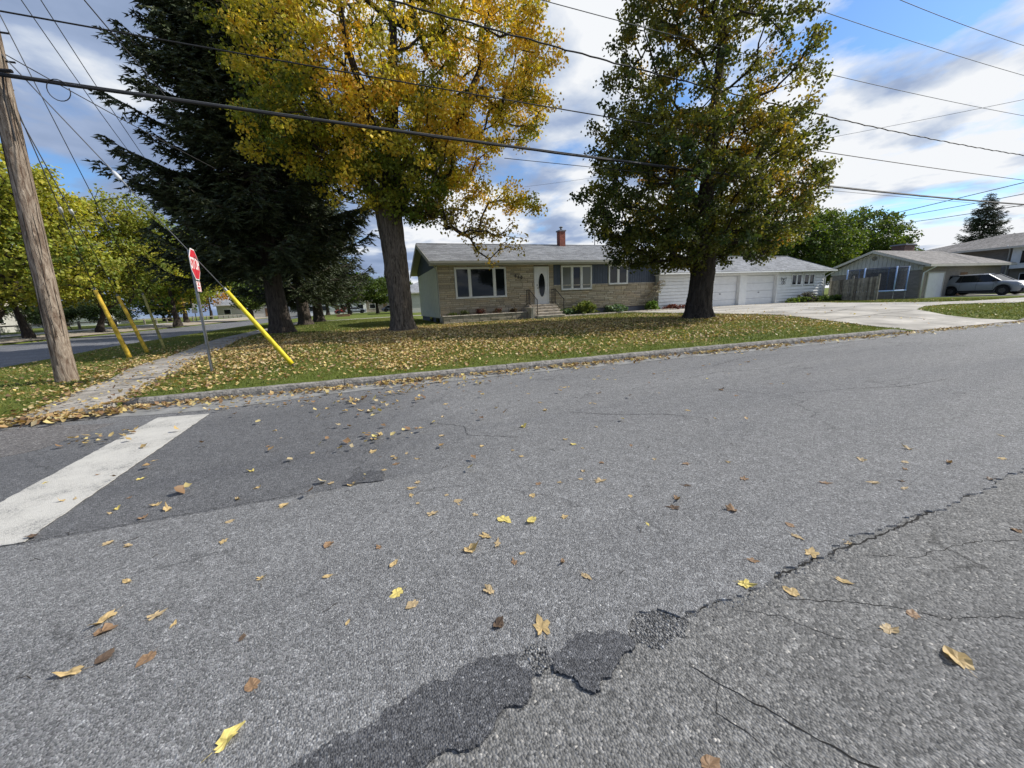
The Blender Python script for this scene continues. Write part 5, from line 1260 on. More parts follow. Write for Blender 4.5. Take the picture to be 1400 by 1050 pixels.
# ---- golden linden in the middle of the lawn
g1 = np.random.default_rng(21)
TB = (1.50, 17.2, .26)
t1 = thing('linden_tree', 'big linden with golden autumn leaves left of the bungalow window', 'tree', TB)
flared_trunk(t1, TB, (1.30, 17.2, 5.6), .43, .50, M['bark_linden'], 1.45, seed=4, lumps=3)
trunk_nodes = [(1.34, 17.2, z) for z in (4.6, 5.2)]+[(1.5, 17.25, 6), (1.7, 17.3, 7.2), (1.9, 17.2, 8.6), (2.1, 17.2, 10.2), (2.3, 17.3, 12), (2.4, 17.2, 14), (2.5, 17.2, 16)]
blobs = [((2.5, 17.4, 11.6), (6.1, 5.0, 6.2), 5), ((-.4, 17.2, 8.8), (3.2, 3.4, 2.9), 1.7), ((5.7, 17.2, 10.6), (3.3, 3.3, 3.2), 1.9), ((1.8, 16.6, 7.3), (2.9, 3.0, 2.2), 1.6), ((4.4, 17, 8.2), (2.8, 3, 1.9), .7)]
attr1 = sample_blobs(blobs, 1080, .5, g1, holes=[((6.6, 16.0, 6.6), (2.4, 4, 1.5)), ((3.6, 15.0, 5.6), (1.3, 3, .9))], mind=.22)
hang = [np.array([2.3, 16.9, 5.6])+np.array([3.9, -.9, -1.8])*t+g1.normal(0, [.42, .4, .36], 3)*(.4+t*.9) for t in g1.uniform(.08, 1, 85)]
hang += [np.array([3.5, 17.2, 6.6])+np.array([4.2, -.5, -.9])*t+g1.normal(0, .35, 3) for t in g1.uniform(.1, 1, 30)]
hang += [np.array([-1.3, 16.8, 7.4])+g1.normal(0, [.9, .6, .5], 3) for _ in range(45)]
low = [np.array([1.9, 16.9, 5.6])+g1.normal(0, [1.0, .8, .45], 3) for _ in range(60)]
limbs1 = [(1, [(.7, 17.1, 6.3), (-.1, 17.0, 7.6), (-.9, 16.9, 9.2), (-1.6, 16.8, 11.0), (-2.2, 16.8, 13.2)]), (1, [(2.2, 17.0, 6.3), (3.3, 16.8, 7.4), (4.4, 16.7, 8.7), (5.4, 16.6, 10.4), (6.1, 16.6, 12.6)]), (3, [(1.0, 16.3, 8.2), (.5, 15.4, 9.8), (.3, 14.8, 11.8)]), (2, [(2.4, 18.2, 7.4), (3.2, 19.2, 9.2), (3.8, 19.8, 11.8)])]
A, B, ra, rb, arr, ends = grow(trunk_nodes, attr1+hang+low, .011, .47, g=g1, extra=limbs1)
for k0, chn in limbs1:
    pp = np.array([trunk_nodes[k0]]+chn, float); q_ = np.linspace(.27 if k0 < 2 else .2, .06, len(pp)); frusta('limb', pp[:-1], pp[1:], q_[:-1], q_[1:], M['bark_dark'], t1, 10)
frusta('branches', A, B, ra, rb, M['bark_dark'], t1)
frusta('leader', np.array(trunk_nodes[:-1]), np.array(trunk_nodes[1:]), np.linspace(.42, .10, 8), np.linspace(.36, .05, 8), M['bark_dark'], t1, 14)
C = arr[ends]
def linden_cols(P, g, sun=(1, 0), gold=.6, ctr=(2.6, 17.2, 9)):
    n = len(P); m_ = .5+.55*lowfreq(P, 1.3, 1.0)+g.normal(0, .26, n)+gold-.5
    G = np.array([.11, .15, .02]); YG = np.array([.34, .33, .035]); Y = np.array([.74, .56, .06]); O = np.array([.72, .46, .06])
    t = np.clip(m_, 0, 1)[:, None]; c = np.where(t < .35, G+(YG-G)*t/.35, np.where(t < .75, YG+(Y-YG)*(t-.35)/.4, Y+(O-Y)*(t-.75)/.25)); return c
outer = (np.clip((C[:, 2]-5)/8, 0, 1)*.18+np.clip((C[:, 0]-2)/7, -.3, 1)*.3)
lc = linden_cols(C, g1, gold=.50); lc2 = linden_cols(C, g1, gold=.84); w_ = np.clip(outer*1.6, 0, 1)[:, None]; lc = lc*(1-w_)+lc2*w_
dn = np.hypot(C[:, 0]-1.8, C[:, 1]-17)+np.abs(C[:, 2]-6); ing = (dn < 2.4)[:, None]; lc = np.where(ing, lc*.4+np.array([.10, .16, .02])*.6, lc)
sparse = np.arange(len(C)) >= 1050+0
isH = np.array([np.min(np.sum((np.array(hang[:85])-c_)**2, 1)) < 1e-6 for c_ in C])
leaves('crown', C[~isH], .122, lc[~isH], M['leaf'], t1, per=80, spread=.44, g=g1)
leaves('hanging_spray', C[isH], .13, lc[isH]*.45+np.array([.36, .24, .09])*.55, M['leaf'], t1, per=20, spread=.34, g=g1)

# ---- dark green and orange linden at the right
g2 = np.random.default_rng(33)
TB2 = (13.05, 12.2, .27)
t2 = thing('linden_tree', 'large dark green linden turning orange in front of the garage', 'tree', TB2)
flared_trunk(t2, TB2, (12.98, 12.2, 2.9), .45, .44, M['bark_dark'], 1.5, seed=9)
tn2 = [(13.0, 12.2, z) for z in (2.3, 2.9)]+[(13.0, 12.2, 4), (13.1, 12.2, 5.5), (13.2, 12.2, 7), (13.3, 12.2, 8.6), (13.4, 12.2, 10.4), (13.5, 12.2, 12.4), (13.6, 12.2, 14)]
blobs2 = [((13.0, 12.5, 5.4), (5.3, 4.1, 2.9), 4.6), ((12.9, 12.4, 9.4), (4.0, 3.3, 4.4), 3.4), ((12.6, 12.4, 13.2), (2.6, 2.6, 3.2), 1.6), ((10.2, 12.4, 5.2), (2.4, 2.6, 2.2), .9), ((16.0, 12.3, 5.4), (2.1, 2.3, 2.1), .8), ((9.6, 12.4, 7.6), (1.4, 1.5, 1.6), .35), ((12.9, 12.3, 3.35), (4.0, 3.3, 1.0), 1.6)]
attr2 = sample_blobs(blobs2, 1330, .5, g2, mind=.2)
A, B, ra, rb, arr, ends = grow(tn2, attr2, .0105, .47, g=g2)
frusta('branches', A, B, ra, rb, M['bark_dark'], t2)
frusta('leader', np.array(tn2[:-1]), np.array(tn2[1:]), np.linspace(.40, .08, 8), np.linspace(.36, .05, 8), M['bark_dark'], t2, 14)
C = arr[ends]; n = len(C)
m_ = np.clip(.26+.40*lowfreq(C, 1.0, 2.2)+g2.normal(0, .17, n)+.25*np.exp(-((C[:, 0]-14)/1.9)**2-((C[:, 2]-7.4)/1.6)**2)*2+.55*np.clip((C[:, 0]-14.5)/4, 0, 1)+.10*np.clip((C[:, 2]-7)/5, 0, 1), 0, 1)[:, None]  # yellower to the right: own autumn tone plus sunlight painted into the leaf colour
G, OG, OR = np.array([.048, .074, .020]), np.array([.19, .185, .03]), np.array([.50, .29, .035])
cc = np.where(m_ < .55, G+(OG-G)*m_/.55, OG+(OR-OG)*(m_-.55)/.45)
leaves('crown', C, .118, cc, M['leaf'], t2, per=72, spread=.36, g=g2)

# ---- spruces
def spruce_meshes(H_, Rm, z0, g, whorl=.42, per=8, dens=1.0, droopf=1.25, nw=.040, nl=.22):
    A, B, ra, rb = [], [], [], []; V, cols = [], []
    z = z0
    tri = []
    while z < H_-.3:
        f = (z-z0)/(H_-z0); L0 = Rm*(1-f)**.75*(1 if f > .06 else .85)+.25
        for k in range(per):
            az = g.uniform(0, 6.283); L_ = L0*g.uniform(.62, 1.12); n = max(4, int(L_/.33)); p = np.array([0, 0, z+g.uniform(-.2, .2)]); d = np.array([math.cos(az), math.sin(az), 0]); sd_ = np.array([-d[1], d[0], 0])
            prev = p; dr = g.uniform(.20, .42)*droopf*(1-f*.6)
            pts = [p]
            for i in range(1, n+1):
                t = i/n; q = p+d*L_*t+np.array([0, 0, -dr*L_*math.sin(t*2.4)*.75+.16*L_*t**3])+sd_*.06*math.sin(i+az)*L_; A.append(prev); B.append(q); ra.append(.035*L_/3*(1-.85*(i-1)/n)+.008); rb.append(.035*L_/3*(1-.85*i/n)+.006); prev = q; pts.append(q)
            # flat sprays of drooping twigs on both sides
            m_ = int(L_*18*dens)
            for _ in range(m_):
                t = g.uniform(.12, 1.0)**.8; i = min(n-1, int(t*n)); q = pts[i]+(pts[i+1]-pts[i])*(t*n-i); s = g.choice([-1, 1]); tl = (.34+.75*(1-t)+.15)*g.uniform(.6, 1.15)*min(1, L_/2.2)
                dd = d*g.uniform(.35, .9)+sd_*s*g.uniform(.3, 1.0)+np.array([0, 0, g.uniform(-.75, .05)]); dd /= np.linalg.norm(dd); nseg = max(2, int(tl/.14)); shade = g.uniform(.65, 1.35)
                for j in range(nseg):
                    c = q+dd*tl*(j/nseg)+np.array([0, 0, -.10*tl*(j/nseg)**2]); 
                    for ss in (-1, 0, 1):
                        e = dd*g.uniform(.6, 1)+np.cross(dd, [0, 0, 1])*ss*g.uniform(.5, .9)+g.normal(0, .18, 3); e /= np.linalg.norm(e); w = np.cross(e, g.normal(0, 1, 3)); w /= np.linalg.norm(w)+1e-9; ln = nl*g.uniform(.7, 1.3)
                        V += [c-w*nw, c+w*nw, c+e*ln]; cols.append(shade)
        z += whorl*g.uniform(.7, 1.3)*(1-.35*f)
    return A, B, ra, rb, np.array(V), np.array(cols)
def build_spruce(name, label, base, H_, Rm, z0, seed, tr_, dens=1.0, group=None, green=(.044, .064, .028)):
    g = np.random.default_rng(seed); t = thing(name, label, 'tree', base, group); A, B, ra, rb, V, c = spruce_meshes(H_, Rm, z0, g, dens=dens)
    o = np.array(base); V = V+o; nT = len(V)//3
    flared_trunk(t, base, (base[0]+.05, base[1], base[2]+H_*.6), tr_, tr_*.42, M['bark_spruce'], 1.5, n=26, rings=50, seed=seed)
    frusta('leader', [o+[.05, 0, H_*.6-.1]], [o+[.05, 0, H_]], [tr_*.42], [.03], M['bark_spruce'], t)
    frusta('branches', np.array(A)+o, np.array(B)+o, np.array(ra), np.array(rb), M['bark_spruce'], t, 5)
    base_c = np.array(green)[None]*c[:, None]*np.array([1, 1, 1])[None]; base_c = base_c*g.uniform(.75, 1.3, (nT, 1)); base_c[:, 0] += g.uniform(0, .012, nT)
    np_mesh('crown', V, np.arange(nT*3).reshape(-1, 3), M['needle'], t, base_c)
    return t
sp1 = build_spruce('spruce_tree', 'tallest dark spruce with a thick bare trunk nearest the stop sign', (-4.02, 22.2, .25), 21.5, 5.2, 4.1, 5, .46, 1.0, 'dark spruces in a row behind the sidewalk')
sp2 = build_spruce('spruce_tree', 'second dark spruce, middle trunk of the row of three', (-4.34, 33.0, .25), 17, 5.0, 2.9, 6, .42, .55, 'dark spruces in a row behind the sidewalk')
sp3 = dup(sp2); sp3.location = (-4.0, 39.5, .25); sp3.rotation_euler = (0, 0, 2.1); sp3['label'] = 'farthest dark spruce, right trunk of the row of three'
fs = build_spruce('spruce_tree', 'small dark spruce behind the split level house at right', (128, 44.5, -.3), 20.0, 7.0, 1.0, 8, .4, .45)

# ---- broadleaf trees farther off
def broad_tree(name, label, base, H_, Rr, z0, seed, cols, tr_=.35, nC=420, per=30, size=.3, spread=.7, lean=(0, 0), squash=.9, group=None, cat='tree', barkm='bark_dark', mix=1.0):
    g = np.random.default_rng(seed); base = np.array((base[0], base[1], base[2]), float); t = thing(name, label, cat, tuple(base), group)
    zc = (H_+z0)/2; hz = (H_-z0)/2; blobs = [((0, 0, zc), (Rr*.8, Rr*.8, hz), 3)]
    for k in range(7):
        a_ = g.uniform(0, 6.28); r_ = Rr*g.uniform(.4, .62); zz = zc+hz*g.uniform(-.55, .6); blobs.append(((r_*math.cos(a_), r_*math.sin(a_), zz), (Rr*g.uniform(.32, .5),)*2+(hz*g.uniform(.28, .45),), .9))
    att = [p+base+np.array([lean[0], lean[1], 0]) for p in sample_blobs(blobs, nC, .65, g, mind=spread*.35)]
    ztop = z0+.35*(H_-z0); tn = [base+np.array([lean[0]*q, lean[1]*q, z]) for q, z in ((.55, z0*.75), (.75, z0), (.9, ztop*.9), (1, zc), (1, zc+hz*.5))]
    A, B, ra, rb, arr, ends = grow(tn, att, .02*H_/12, .44, g=g, seg=.9)
    flared_trunk(t, tuple(base), tuple(tn[1]), tr_, tr_*.75, M[barkm], 1.35, n=18, rings=24, seed=seed)
    frusta('branches', A, B, ra, rb, M[barkm], t, 5); frusta('leader', np.array(tn[:-1]), np.array(tn[1:]), np.array([.7, .62, .5, .3])*tr_, np.array([.65, .5, .3, .1])*tr_, M[barkm], t, 8)
    C = arr[ends]; m_ = np.clip(.5+.5*lowfreq(C, 2.6/Rr, seed*1.3)+g.normal(0, .2, len(C)), 0, 1)[:, None]; c0, c1 = np.array(cols[0]), np.array(cols[1]); cc = c0+(c1-c0)*m_*mix
    leaves('crown', C, size, cc, M['leaf'], t, per=per, spread=spread, g=g, vary=.35); return t
GRN = [(.045, .080, .016), (.12, .17, .025)]; YGR = [(.12, .17, .03), (.48, .45, .055)]; YEL = [(.16, .17, .025), (.52, .36, .04)]; ORA = [(.14, .12, .03), (.50, .24, .04)]; DGR = [(.025, .045, .016), (.055, .085, .022)]
zp = .50
broad_tree('maple_tree', 'park maple with a leaning dark trunk at the left edge of the photo', (-26.8, 40, zp), 14.5, 6.8, 1.7, 41, YGR, .33, 620, 34, .26, .75, lean=(2.2, 0), group='maples in the park')
broad_tree('maple_tree', 'park maple with dark trunk just left of the utility pole', (-25.2, 42, zp), 13.5, 6.0, 1.7, 42, YGR, .26, 460, 32, .26, .75, lean=(-.3, 0), group='maples in the park')
broad_tree('maple_tree', 'yellow green park maple right behind the weathered yellow guards', (-24.8, 50, zp), 13, 6.6, 1.8, 43, YGR, .27, 600, 34, .26, .75, lean=(1.0, 0), group='maples in the park')
broad_tree('maple_tree', 'bright green maple above the dull olive guard with a yellow right side', (-22.2, 60, zp), 12, 6.8, 1.7, 44, [(.10, .18, .025), (.48, .45, .045)], .36, 600, 34, .28, .8, group='maples in the park')
broad_tree('maple_tree', 'maple behind the park rail fence with yellow lower leaves', (-27.5, 78, zp), 11.5, 6.0, 1.8, 45, YEL, .36, 380, 30, .36, .95)
broad_tree('maple_tree', 'rounded bright green tree at the far end of the park fence', (-19.2, 82, zp), 8.6, 4.6, 1.6, 46, GRN, .3, 420, 30, .3, .8)
broad_tree('maple_tree', 'orange tinted far tree left of the rounded green tree', (-34.5, 112, zp), 13, 6, 2.0, 47, ORA, .35, 300, 28, .42, 1.1)
bd = broad_tree('park_tree', 'dark green bushy tree behind the rail fence at left', (-38, 100, zp), 12, 7.5, 1.2, 48, DGR, .4, 320, 28, .46, 1.2, group='far trees behind the park')
rr = random.Random(77)
for i, (x, y, s, lb) in enumerate([(-52, 92, 1.0, 'far green tree behind the white house in the park'), (-62, 84, 1.15, 'far dark tree above the beige roofed park building'), (-46, 118, 1.05, 'far tree in the middle of the row behind the rail fence'), (-72, 76, 1.3, 'leftmost far tree at the frame edge behind the maples'), (-26, 132, 1.0, 'far tree behind the pale grey house at the road end'), (-13, 140, .9, 'far tree right of the pale grey house at the road end')]):
    c = dup(bd); c.location = (x, y, .3); c.scale = (s, s, s); c.rotation_euler = (0, 0, rr.uniform(0, 6)); c['label'] = lb
for i, (x, y, s, lb) in enumerate([(-33.5, 60, .42, 'low dark bush behind the park maples near the weathered guards'), (-38, 56, .46, 'low dark bush in front of the beige roofed park building'), (-34.5, 72, .48, 'dark bush between the rail fence and the white park house')]):
    c = dup(bd); c.location = (x, y, .3); c.scale = (s, s, s*.8); c.rotation_euler = (0, 0, 1.1*i+.4); c['label'] = lb; c['category'] = 'bush'; c['group'] = 'dark bushes in the park'; c.name = 'park_bush'
bg_ = broad_tree('garden_tree', 'medium green tree on the far lawn behind the timber planter', (-2.6, 76, .3), 7.6, 3.9, 2.0, 49, GRN, .32, 300, 28, .32, .8, group='trees on the far lawn')
for i, (x, y, s, lb) in enumerate([(2.3, 78, .9, 'small green tree on the far lawn nearest the linden trunk'), (-7.5, 92, 1.2, 'far lawn tree seen between the second and third spruce trunks'), (8, 96, 1.1, 'far tree behind the linden trunk and the pale neighbour house')]):
    c = dup(bg_); c.location = (x, y, .3); c.scale = (s, s, s); c.rotation_euler = (0, 0, 1.3*i+.7); c['label'] = lb
broad_tree('sapling', 'thin young tree standing in the timber planter', (-3.0, 62, .62), 3.6, .8, 1.2, 50, DGR, .05, 50, 14, .16, .3)
# the big round trees behind the garage and the neighbours
br1 = broad_tree('maple_tree', 'broad green tree behind the neighbour chimney, right half of the clump', (80, 42, -.2), 14.2, 8.4, 1.5, 51, [(.06, .10, .02), (.15, .21, .035)], .5, 900, 36, .38, 1.0, group='green trees behind the garage')
c = dup(br1); c.location = (66, 41.5, -.2); c.scale = (.98, .98, .95); c.rotation_euler = (0, 0, 2.2); c['label'] = 'broad green tree rising directly behind the garage roof'
c = dup(br1); c.location = (54, 44, -.2); c.scale = (.9, .9, .8); c.rotation_euler = (0, 0, 4.1); c['label'] = 'green tree mostly hidden behind the orange and green linden'
c = dup(bd); c.location = (96, 62, -.3); c.scale = (.7, .7, .6); c['label'] = 'low dark tree behind the neighbour wing roof'

# ================================================================== plants along the bungalow
def shrub(name, label, x, y, w, h, seed, cols, n=60, size=.07, per=26, cat='shrub', group=None, spiky=False):
    g = np.random.default_rng(seed); z = Tz(x, y)-.02 if x > 3.9 else .3
    if 3.9 < x < 8.95 and 20.9 < y < 21.65: z = .66
    t = thing(name, label, cat, (x, y, z), group); C = np.array([(x+g.normal(0, w*.28), y+g.normal(0, w*.18), z+h*g.uniform(.15, .95)) for _ in range(n)]); C[:, 2] = np.minimum(C[:, 2], z+h*(1-.5*((C[:, 0]-x)/(w*.6))**2).clip(.25, 1))
    frusta('stems', np.repeat([[x, y, z-.05]], n, 0)+g.normal(0, .03, (n, 3))*[1, 1, 0], C, np.full(n, .007), np.full(n, .003), M['bark_dark'], t, 4)
    m_ = g.random((n, 1)); cc = np.array(cols[0])+(np.array(cols[1])-np.array(cols[0]))*m_
    leaves('foliage', C, size*(1.8 if spiky else 1), cc, M['leaf'], t, per=per, spread=.12 if not spiky else .16, g=g, aspect=.3 if spiky else .8, droop=-.6 if spiky else .3); return t
shrub('hosta', 'small blue green leafy plant right beside the front steps', 11.75, 21.1, .9, .45, 61, [(.07, .13, .06), (.16, .24, .12)], 40, .16)
shrub('ornamental_grass', 'tall bright green feathery clump under the three pane window', 13.0, 20.95, 1.3, .8, 62, [(.12, .17, .04), (.27, .32, .10)], 80, .10, 22, spiky=True)
shrub('hosta', 'grey green broad leafed plant under the two pane window', 15.4, 21.1, 1.3, .55, 63, [(.08, .14, .08), (.18, .26, .15)], 60, .17)
shrub('hydrangea', 'leafy green plant at the foot of the pale spray by the house corner', 18.2, 20.9, .9, .7, 64, [(.09, .17, .03), (.2, .3, .06)], 60, .13)
shrub('flowering_shrub', 'low dark red shrub at the corner between bungalow and garage', 20.0, 20.8, 1.6, .38, 65, [(.10, .03, .03), (.20, .06, .05)], 50, .08)
# pale dried plume leaning against the stone wall
t = thing('plume_grass', 'leaning spray of pale dried flower heads against the stone wall', 'plant', (17.9, 21.1, .3)); g = np.random.default_rng(66); n = 46
tips = np.array([(17.9+1.25*u+g.normal(0, .13), 21.2+g.normal(0, .12), .8+1.35*u+g.normal(0, .13)) for u in g.uniform(.05, 1, n)])
frusta('stems', np.repeat([[17.9, 21.1, .3]], n, 0), tips, np.full(n, .008), np.full(n, .004), M['woodgrey'], t, 4)
leaves('flower_heads', tips, .07, np.tile([.52, .47, .38], (n, 1)), M['dryleaf'], t, per=30, spread=.13, g=g)
for i, (x, h, cols) in enumerate([(5.3, .32, [(.05, .07, .03), (.1, .12, .05)]), (6.2, .38, [(.06, .02, .02), (.12, .04, .04)]), (7.3, .36, [(.05, .06, .03), (.14, .05, .04)]), (8.2, .28, [(.05, .03, .03), (.12, .09, .05)]), (4.6, .22, [(.06, .09, .03), (.12, .14, .05)])]):
    shrub('bedding_plant', ['dark little plant left of centre in the stone planter', 'dark red plant in the middle of the stone planter', 'mixed red and green plant right of centre in the planter', 'low brownish plant nearest the steps in the planter', 'lowest green plant at the left end of the planter'][i], x, 21.25, .5, h, 70+i, cols, 26, .07, 20, 'plant', 'bedding plants in the stone planter')
shrub('hosta', 'light green edging plant left in the bed under the garage windows', 32.1, 20.4, 1.5, .45, 80, [(.10, .16, .03), (.2, .28, .06)], 60, .14, group='plants under the garage windows')
shrub('lavender_bush', 'dark purple grey bush in the bed under the garage windows', 33.4, 20.5, 1.6, .8, 81, [(.045, .05, .05), (.09, .085, .09)], 90, .08, group='plants under the garage windows')
shrub('hosta', 'green edging plant in the middle of the garage bed', 34.8, 20.3, 1.4, .5, 82, [(.08, .14, .03), (.18, .25, .06)], 60, .14, group='plants under the garage windows')
shrub('hosta', 'green edging plant at the garage corner by the fence', 36.4, 20.2, 1.3, .5, 83, [(.08, .14, .03), (.16, .24, .06)], 60, .14, group='plants under the garage windows')
structure(region('flower_bed', [(31.3, 19.7), (37.2, 19.6), (37.2, 21.35), (31.3, 21.35)], T, M['soil'], .4, off=.03))
structure(region('house_bed', [(11.2, 20.55), (19.9, 20.45), (19.9, 21.6), (11.2, 21.6)], T, M['soil'], .4, off=.03))
mb = MB()
for i in range(28): x = 11.2+i*.31; mb.bbox(x, x+.30, 20.40, 20.52, .27, .42, .012)
o = mb.build('bed_edging', M['stair']); structure(o)

# ================================================================== grass blades and fallen leaves
def in_driveway(x, y):
    P = np.array(drive); ins = np.zeros(len(x), bool)
    for i in range(len(P)):
        x1, y1 = P[i]; x2, y2 = P[(i+1) % len(P)]
        if y1 != y2: ins ^= ((y1 > y) != (y2 > y)) & (x < (x2-x1)*(y-y1)/(y2-y1)+x1)
    return ins
def on_walk(x, y): w = wx(y); return (x > w-.02) & (x < w+1.14)
def off_lawn(x, y):
    edge = np.interp(x, [-10.9, -10.35, -10.3, -9.8, -8.9, -7.6, -6.2, -5.0, -4.7], [40, 15, 14.4, 12.4, 10.4, 8.6, 7.62, 7.15, 0])
    return (y < yk(x)+.20) | (x < -10.2) | ((x < -4.7) & (y < edge+.08)) | in_driveway(x, y) | on_walk(x, y) | ((x < -3.6) & (x > -5) & (y < 7.8)) | ((x > 3.9) & (y > 20.4))
def grass_blades(n, dens_r, h, w, name, label):
    g = np.random.default_rng(90); r = dens_r[0]+(dens_r[1]-dens_r[0])*g.random(n)**.9; th = g.uniform(R(-40), R(80), n)
    x = r*np.sin(th); y = r*np.cos(th); ok = ~off_lawn(x, y); x, y = x[ok], y[ok]; z = T(x, y); n = len(x); k = (.6+r[ok]/14)
    a = g.uniform(0, 6.28, n); hh = h*g.uniform(.5, 1.3, n); ww = w*k; lean = g.normal(0, .5, (n, 2))*hh[:, None]
    V = np.stack([np.stack([x-np.cos(a)*ww, y-np.sin(a)*ww, z-.005], 1), np.stack([x+np.cos(a)*ww, y+np.sin(a)*ww, z-.005], 1), np.stack([x+lean[:, 0], y+lean[:, 1], z+hh], 1)], 1).reshape(-1, 3)
    m_ = np.clip(.5+.5*lowfreq(np.stack([x, y, z], 1), 1.1, .5)+g.normal(0, .25, n), 0, 1)[:, None]; c = np.array([.085, .125, .025])*(1-m_)+np.array([.23, .235, .06])*m_
    return tag(np_mesh(name, V, np.arange(3*n).reshape(-1, 3), M['blade'], None, c), label, 'grass', kind='stuff')
grass_blades(330000, (6.5, 42), .045, .007, 'grass_tufts', 'short mown green grass blades of the corner lawn')
def leaf_colors(n, g, bright=1.0):
    pal = np.array([(.56, .42, .18), (.48, .34, .15), (.62, .50, .22), (.40, .26, .12), (.28, .17, .09), (.68, .56, .20), (.55, .45, .27), (.20, .12, .07)]); p = np.array([.18, .20, .11, .17, .13, .03, .13, .08])
    return np.clip(pal[g.choice(len(pal), n, p=p/p.sum())]*g.uniform(.75, 1.2, (n, 1))*bright, 0, .9)
def scatter_leaves(x, y, z, name, label, g, size=.09, bright=1.0, kind='stuff'):
    n = len(x); s = size*g.uniform(.6, 1.25, n)[:, None]; a = g.uniform(0, 6.28, n); tilt = g.normal(0, .32, (n, 2)); d = np.stack([np.cos(a), np.sin(a), tilt[:, 0]], 1); q = np.stack([-np.sin(a), np.cos(a), tilt[:, 1]], 1)
    up = np.array([[0, 0, 1.]]); P = np.stack([x, y, z+.012+g.uniform(0, .025, n)], 1); c1, c2, c3, c4 = (g.uniform(.0, .45, (n, 1)) for _ in range(4))
    V = np.stack([P-d*s*.5+up*s*c1*.6, P-d*s*.12+q*s*.46+up*s*c2, P+d*s*.22+q*s*.30+up*s*c3*.6, P+d*s*.58+up*s*c3, P+d*s*.22-q*s*.30+up*s*c4*.5, P-d*s*.12-q*s*.46+up*s*c4, P+d*s*.03], 1).reshape(-1, 3)
    b = (np.arange(n)*7)[:, None]; F = np.concatenate([b+np.array([[i, (i+1) % 6, 6]]) for i in range(6)], 1).reshape(-1, 3)
    c = np.repeat(leaf_colors(n, g, bright), 6, 0); return tag(np_mesh(name, V, F, M['dryleaf'], None, c), label, 'leaves', kind=kind)
g = np.random.default_rng(101)
def lawn_litter(n):
    x = g.uniform(-10.3, 34, n); y = g.uniform(6.2, 30, n)
    d1 = np.exp(-(((x-1.0)/7.5)**2+((y-13.5)/5.6)**2)**1.1); d2 = .42*np.exp(-((x-12)/4.5)**2-((y-11)/3.2)**2); d3 = .05*np.exp(-((x+6)/4)**2); d4 = .025
    nearkerb = .12+.88*sstep(.35, 1.5, y-yk(x)+.35*np.sin(x*1.7)+.2*np.sin(x*4.1)); pat = .65+.5*lowfreq(np.stack([x, y, x*0], 1), 1.9, .3)
    p = np.clip(d1*1.8*(.25+.75*sstep(-6.3, -4.2, x))+d2*1.5+d3+d4, 0, 1.15)*nearkerb*np.clip(pat, .15, 1.2); p = np.where(y > 20.3, p*.15, p); keep = (g.random(n) < p) & ~off_lawn(x, y); return x[keep], y[keep]
x, y = lawn_litter(360000); scatter_leaves(x, y, T(x, y), 'leaf_litter', 'thick carpet of fallen yellow and brown leaves on the corner lawn', g, .060)
# drift in the gutter and out onto the road
n = 13000; x = g.uniform(-4.6, 34, n); off = np.abs(g.normal(0, .20, n)); y = yk(x)-.03-off; p = (.62+.5*np.sin(x*1.1+.5)*np.sin(x*2.7))*np.where(x < 9, 1, .55)*np.where((off > .2) & (off < .35), .5, 1); k = g.random(n) < p*.55; x, y = x[k], y[k]
scatter_leaves(x, y, np.full(len(x), .006), 'gutter_leaves', 'drift of dry leaves lying in the gutter along the kerb', g, .062, .85)
n = 1500; x = g.uniform(-4.5, 8, n); y = g.uniform(2.6, 7.2, n); p = np.exp(-((yk(x)-y)/1.9)**1.2)*np.exp(-((x-.2)/3.2)**2)+.9*np.exp(-((x+.15)/.7)**2-((y-4.6)/1.2)**2)*.6; k = g.random(n) < p*.32; x, y = x[k], y[k]
cl = np.array([(-.4, 5.9), (.3, 6.1), (-.1, 5.2), (.7, 6.3), (-1.9, 6.5), (0.1, 4.1), (.35, 5.5), (-1.1, 6.3), (1.5, 6.2), (-3.0, 5.6)])
for cx_, cy_ in cl: m_ = g.integers(8, 22); x = np.concatenate([x, cx_+g.normal(0, .22, m_)]); y = np.concatenate([y, cy_+g.normal(0, .10, m_)])
scatter_leaves(x, y, np.full(len(x), .008), 'blown_leaves', 'small dry leaves blown in clusters over the far half of the road', g, .060, .9)
n = 4800; y = 7.0+g.random(n)**1.3*14; x = wx(y)+g.uniform(-.35, 1.5, n); e = np.minimum(np.abs(x-wx(y)), np.abs(x-wx(y)-1.12)); k = g.random(n) < np.where(e < .20, .8, .20)*np.exp(-(y-7)/8); x, y = x[k], y[k]; k = ~((x < -4.9) & (y < 7.15)); x, y = x[k], y[k]
scatter_leaves(x, y, T(x, y)+.03, 'sidewalk_leaves', 'dry leaves scattered along the edges of the sidewalk', g, .06, .85)
n = 500; x = g.uniform(-6.5, -3.5, n); y = 7.0+g.normal(0, .10, n)+.05*np.abs(x+4.3); scatter_leaves(x, y, np.full(n, .02), 'corner_leaves', 'line of dry leaves at the foot of the sidewalk ramp', g, .075, .9)
n = 900; x = g.uniform(16.5, 30, n); y = g.uniform(6.5, 19.5, n); k = in_driveway(x, y) & (g.random(n) < .12+.35*(x < 18)); x, y = x[k], y[k]; scatter_leaves(x, y, T(x, y)+.025, 'driveway_leaves', 'few dry leaves scattered over the concrete driveway', g, .07)

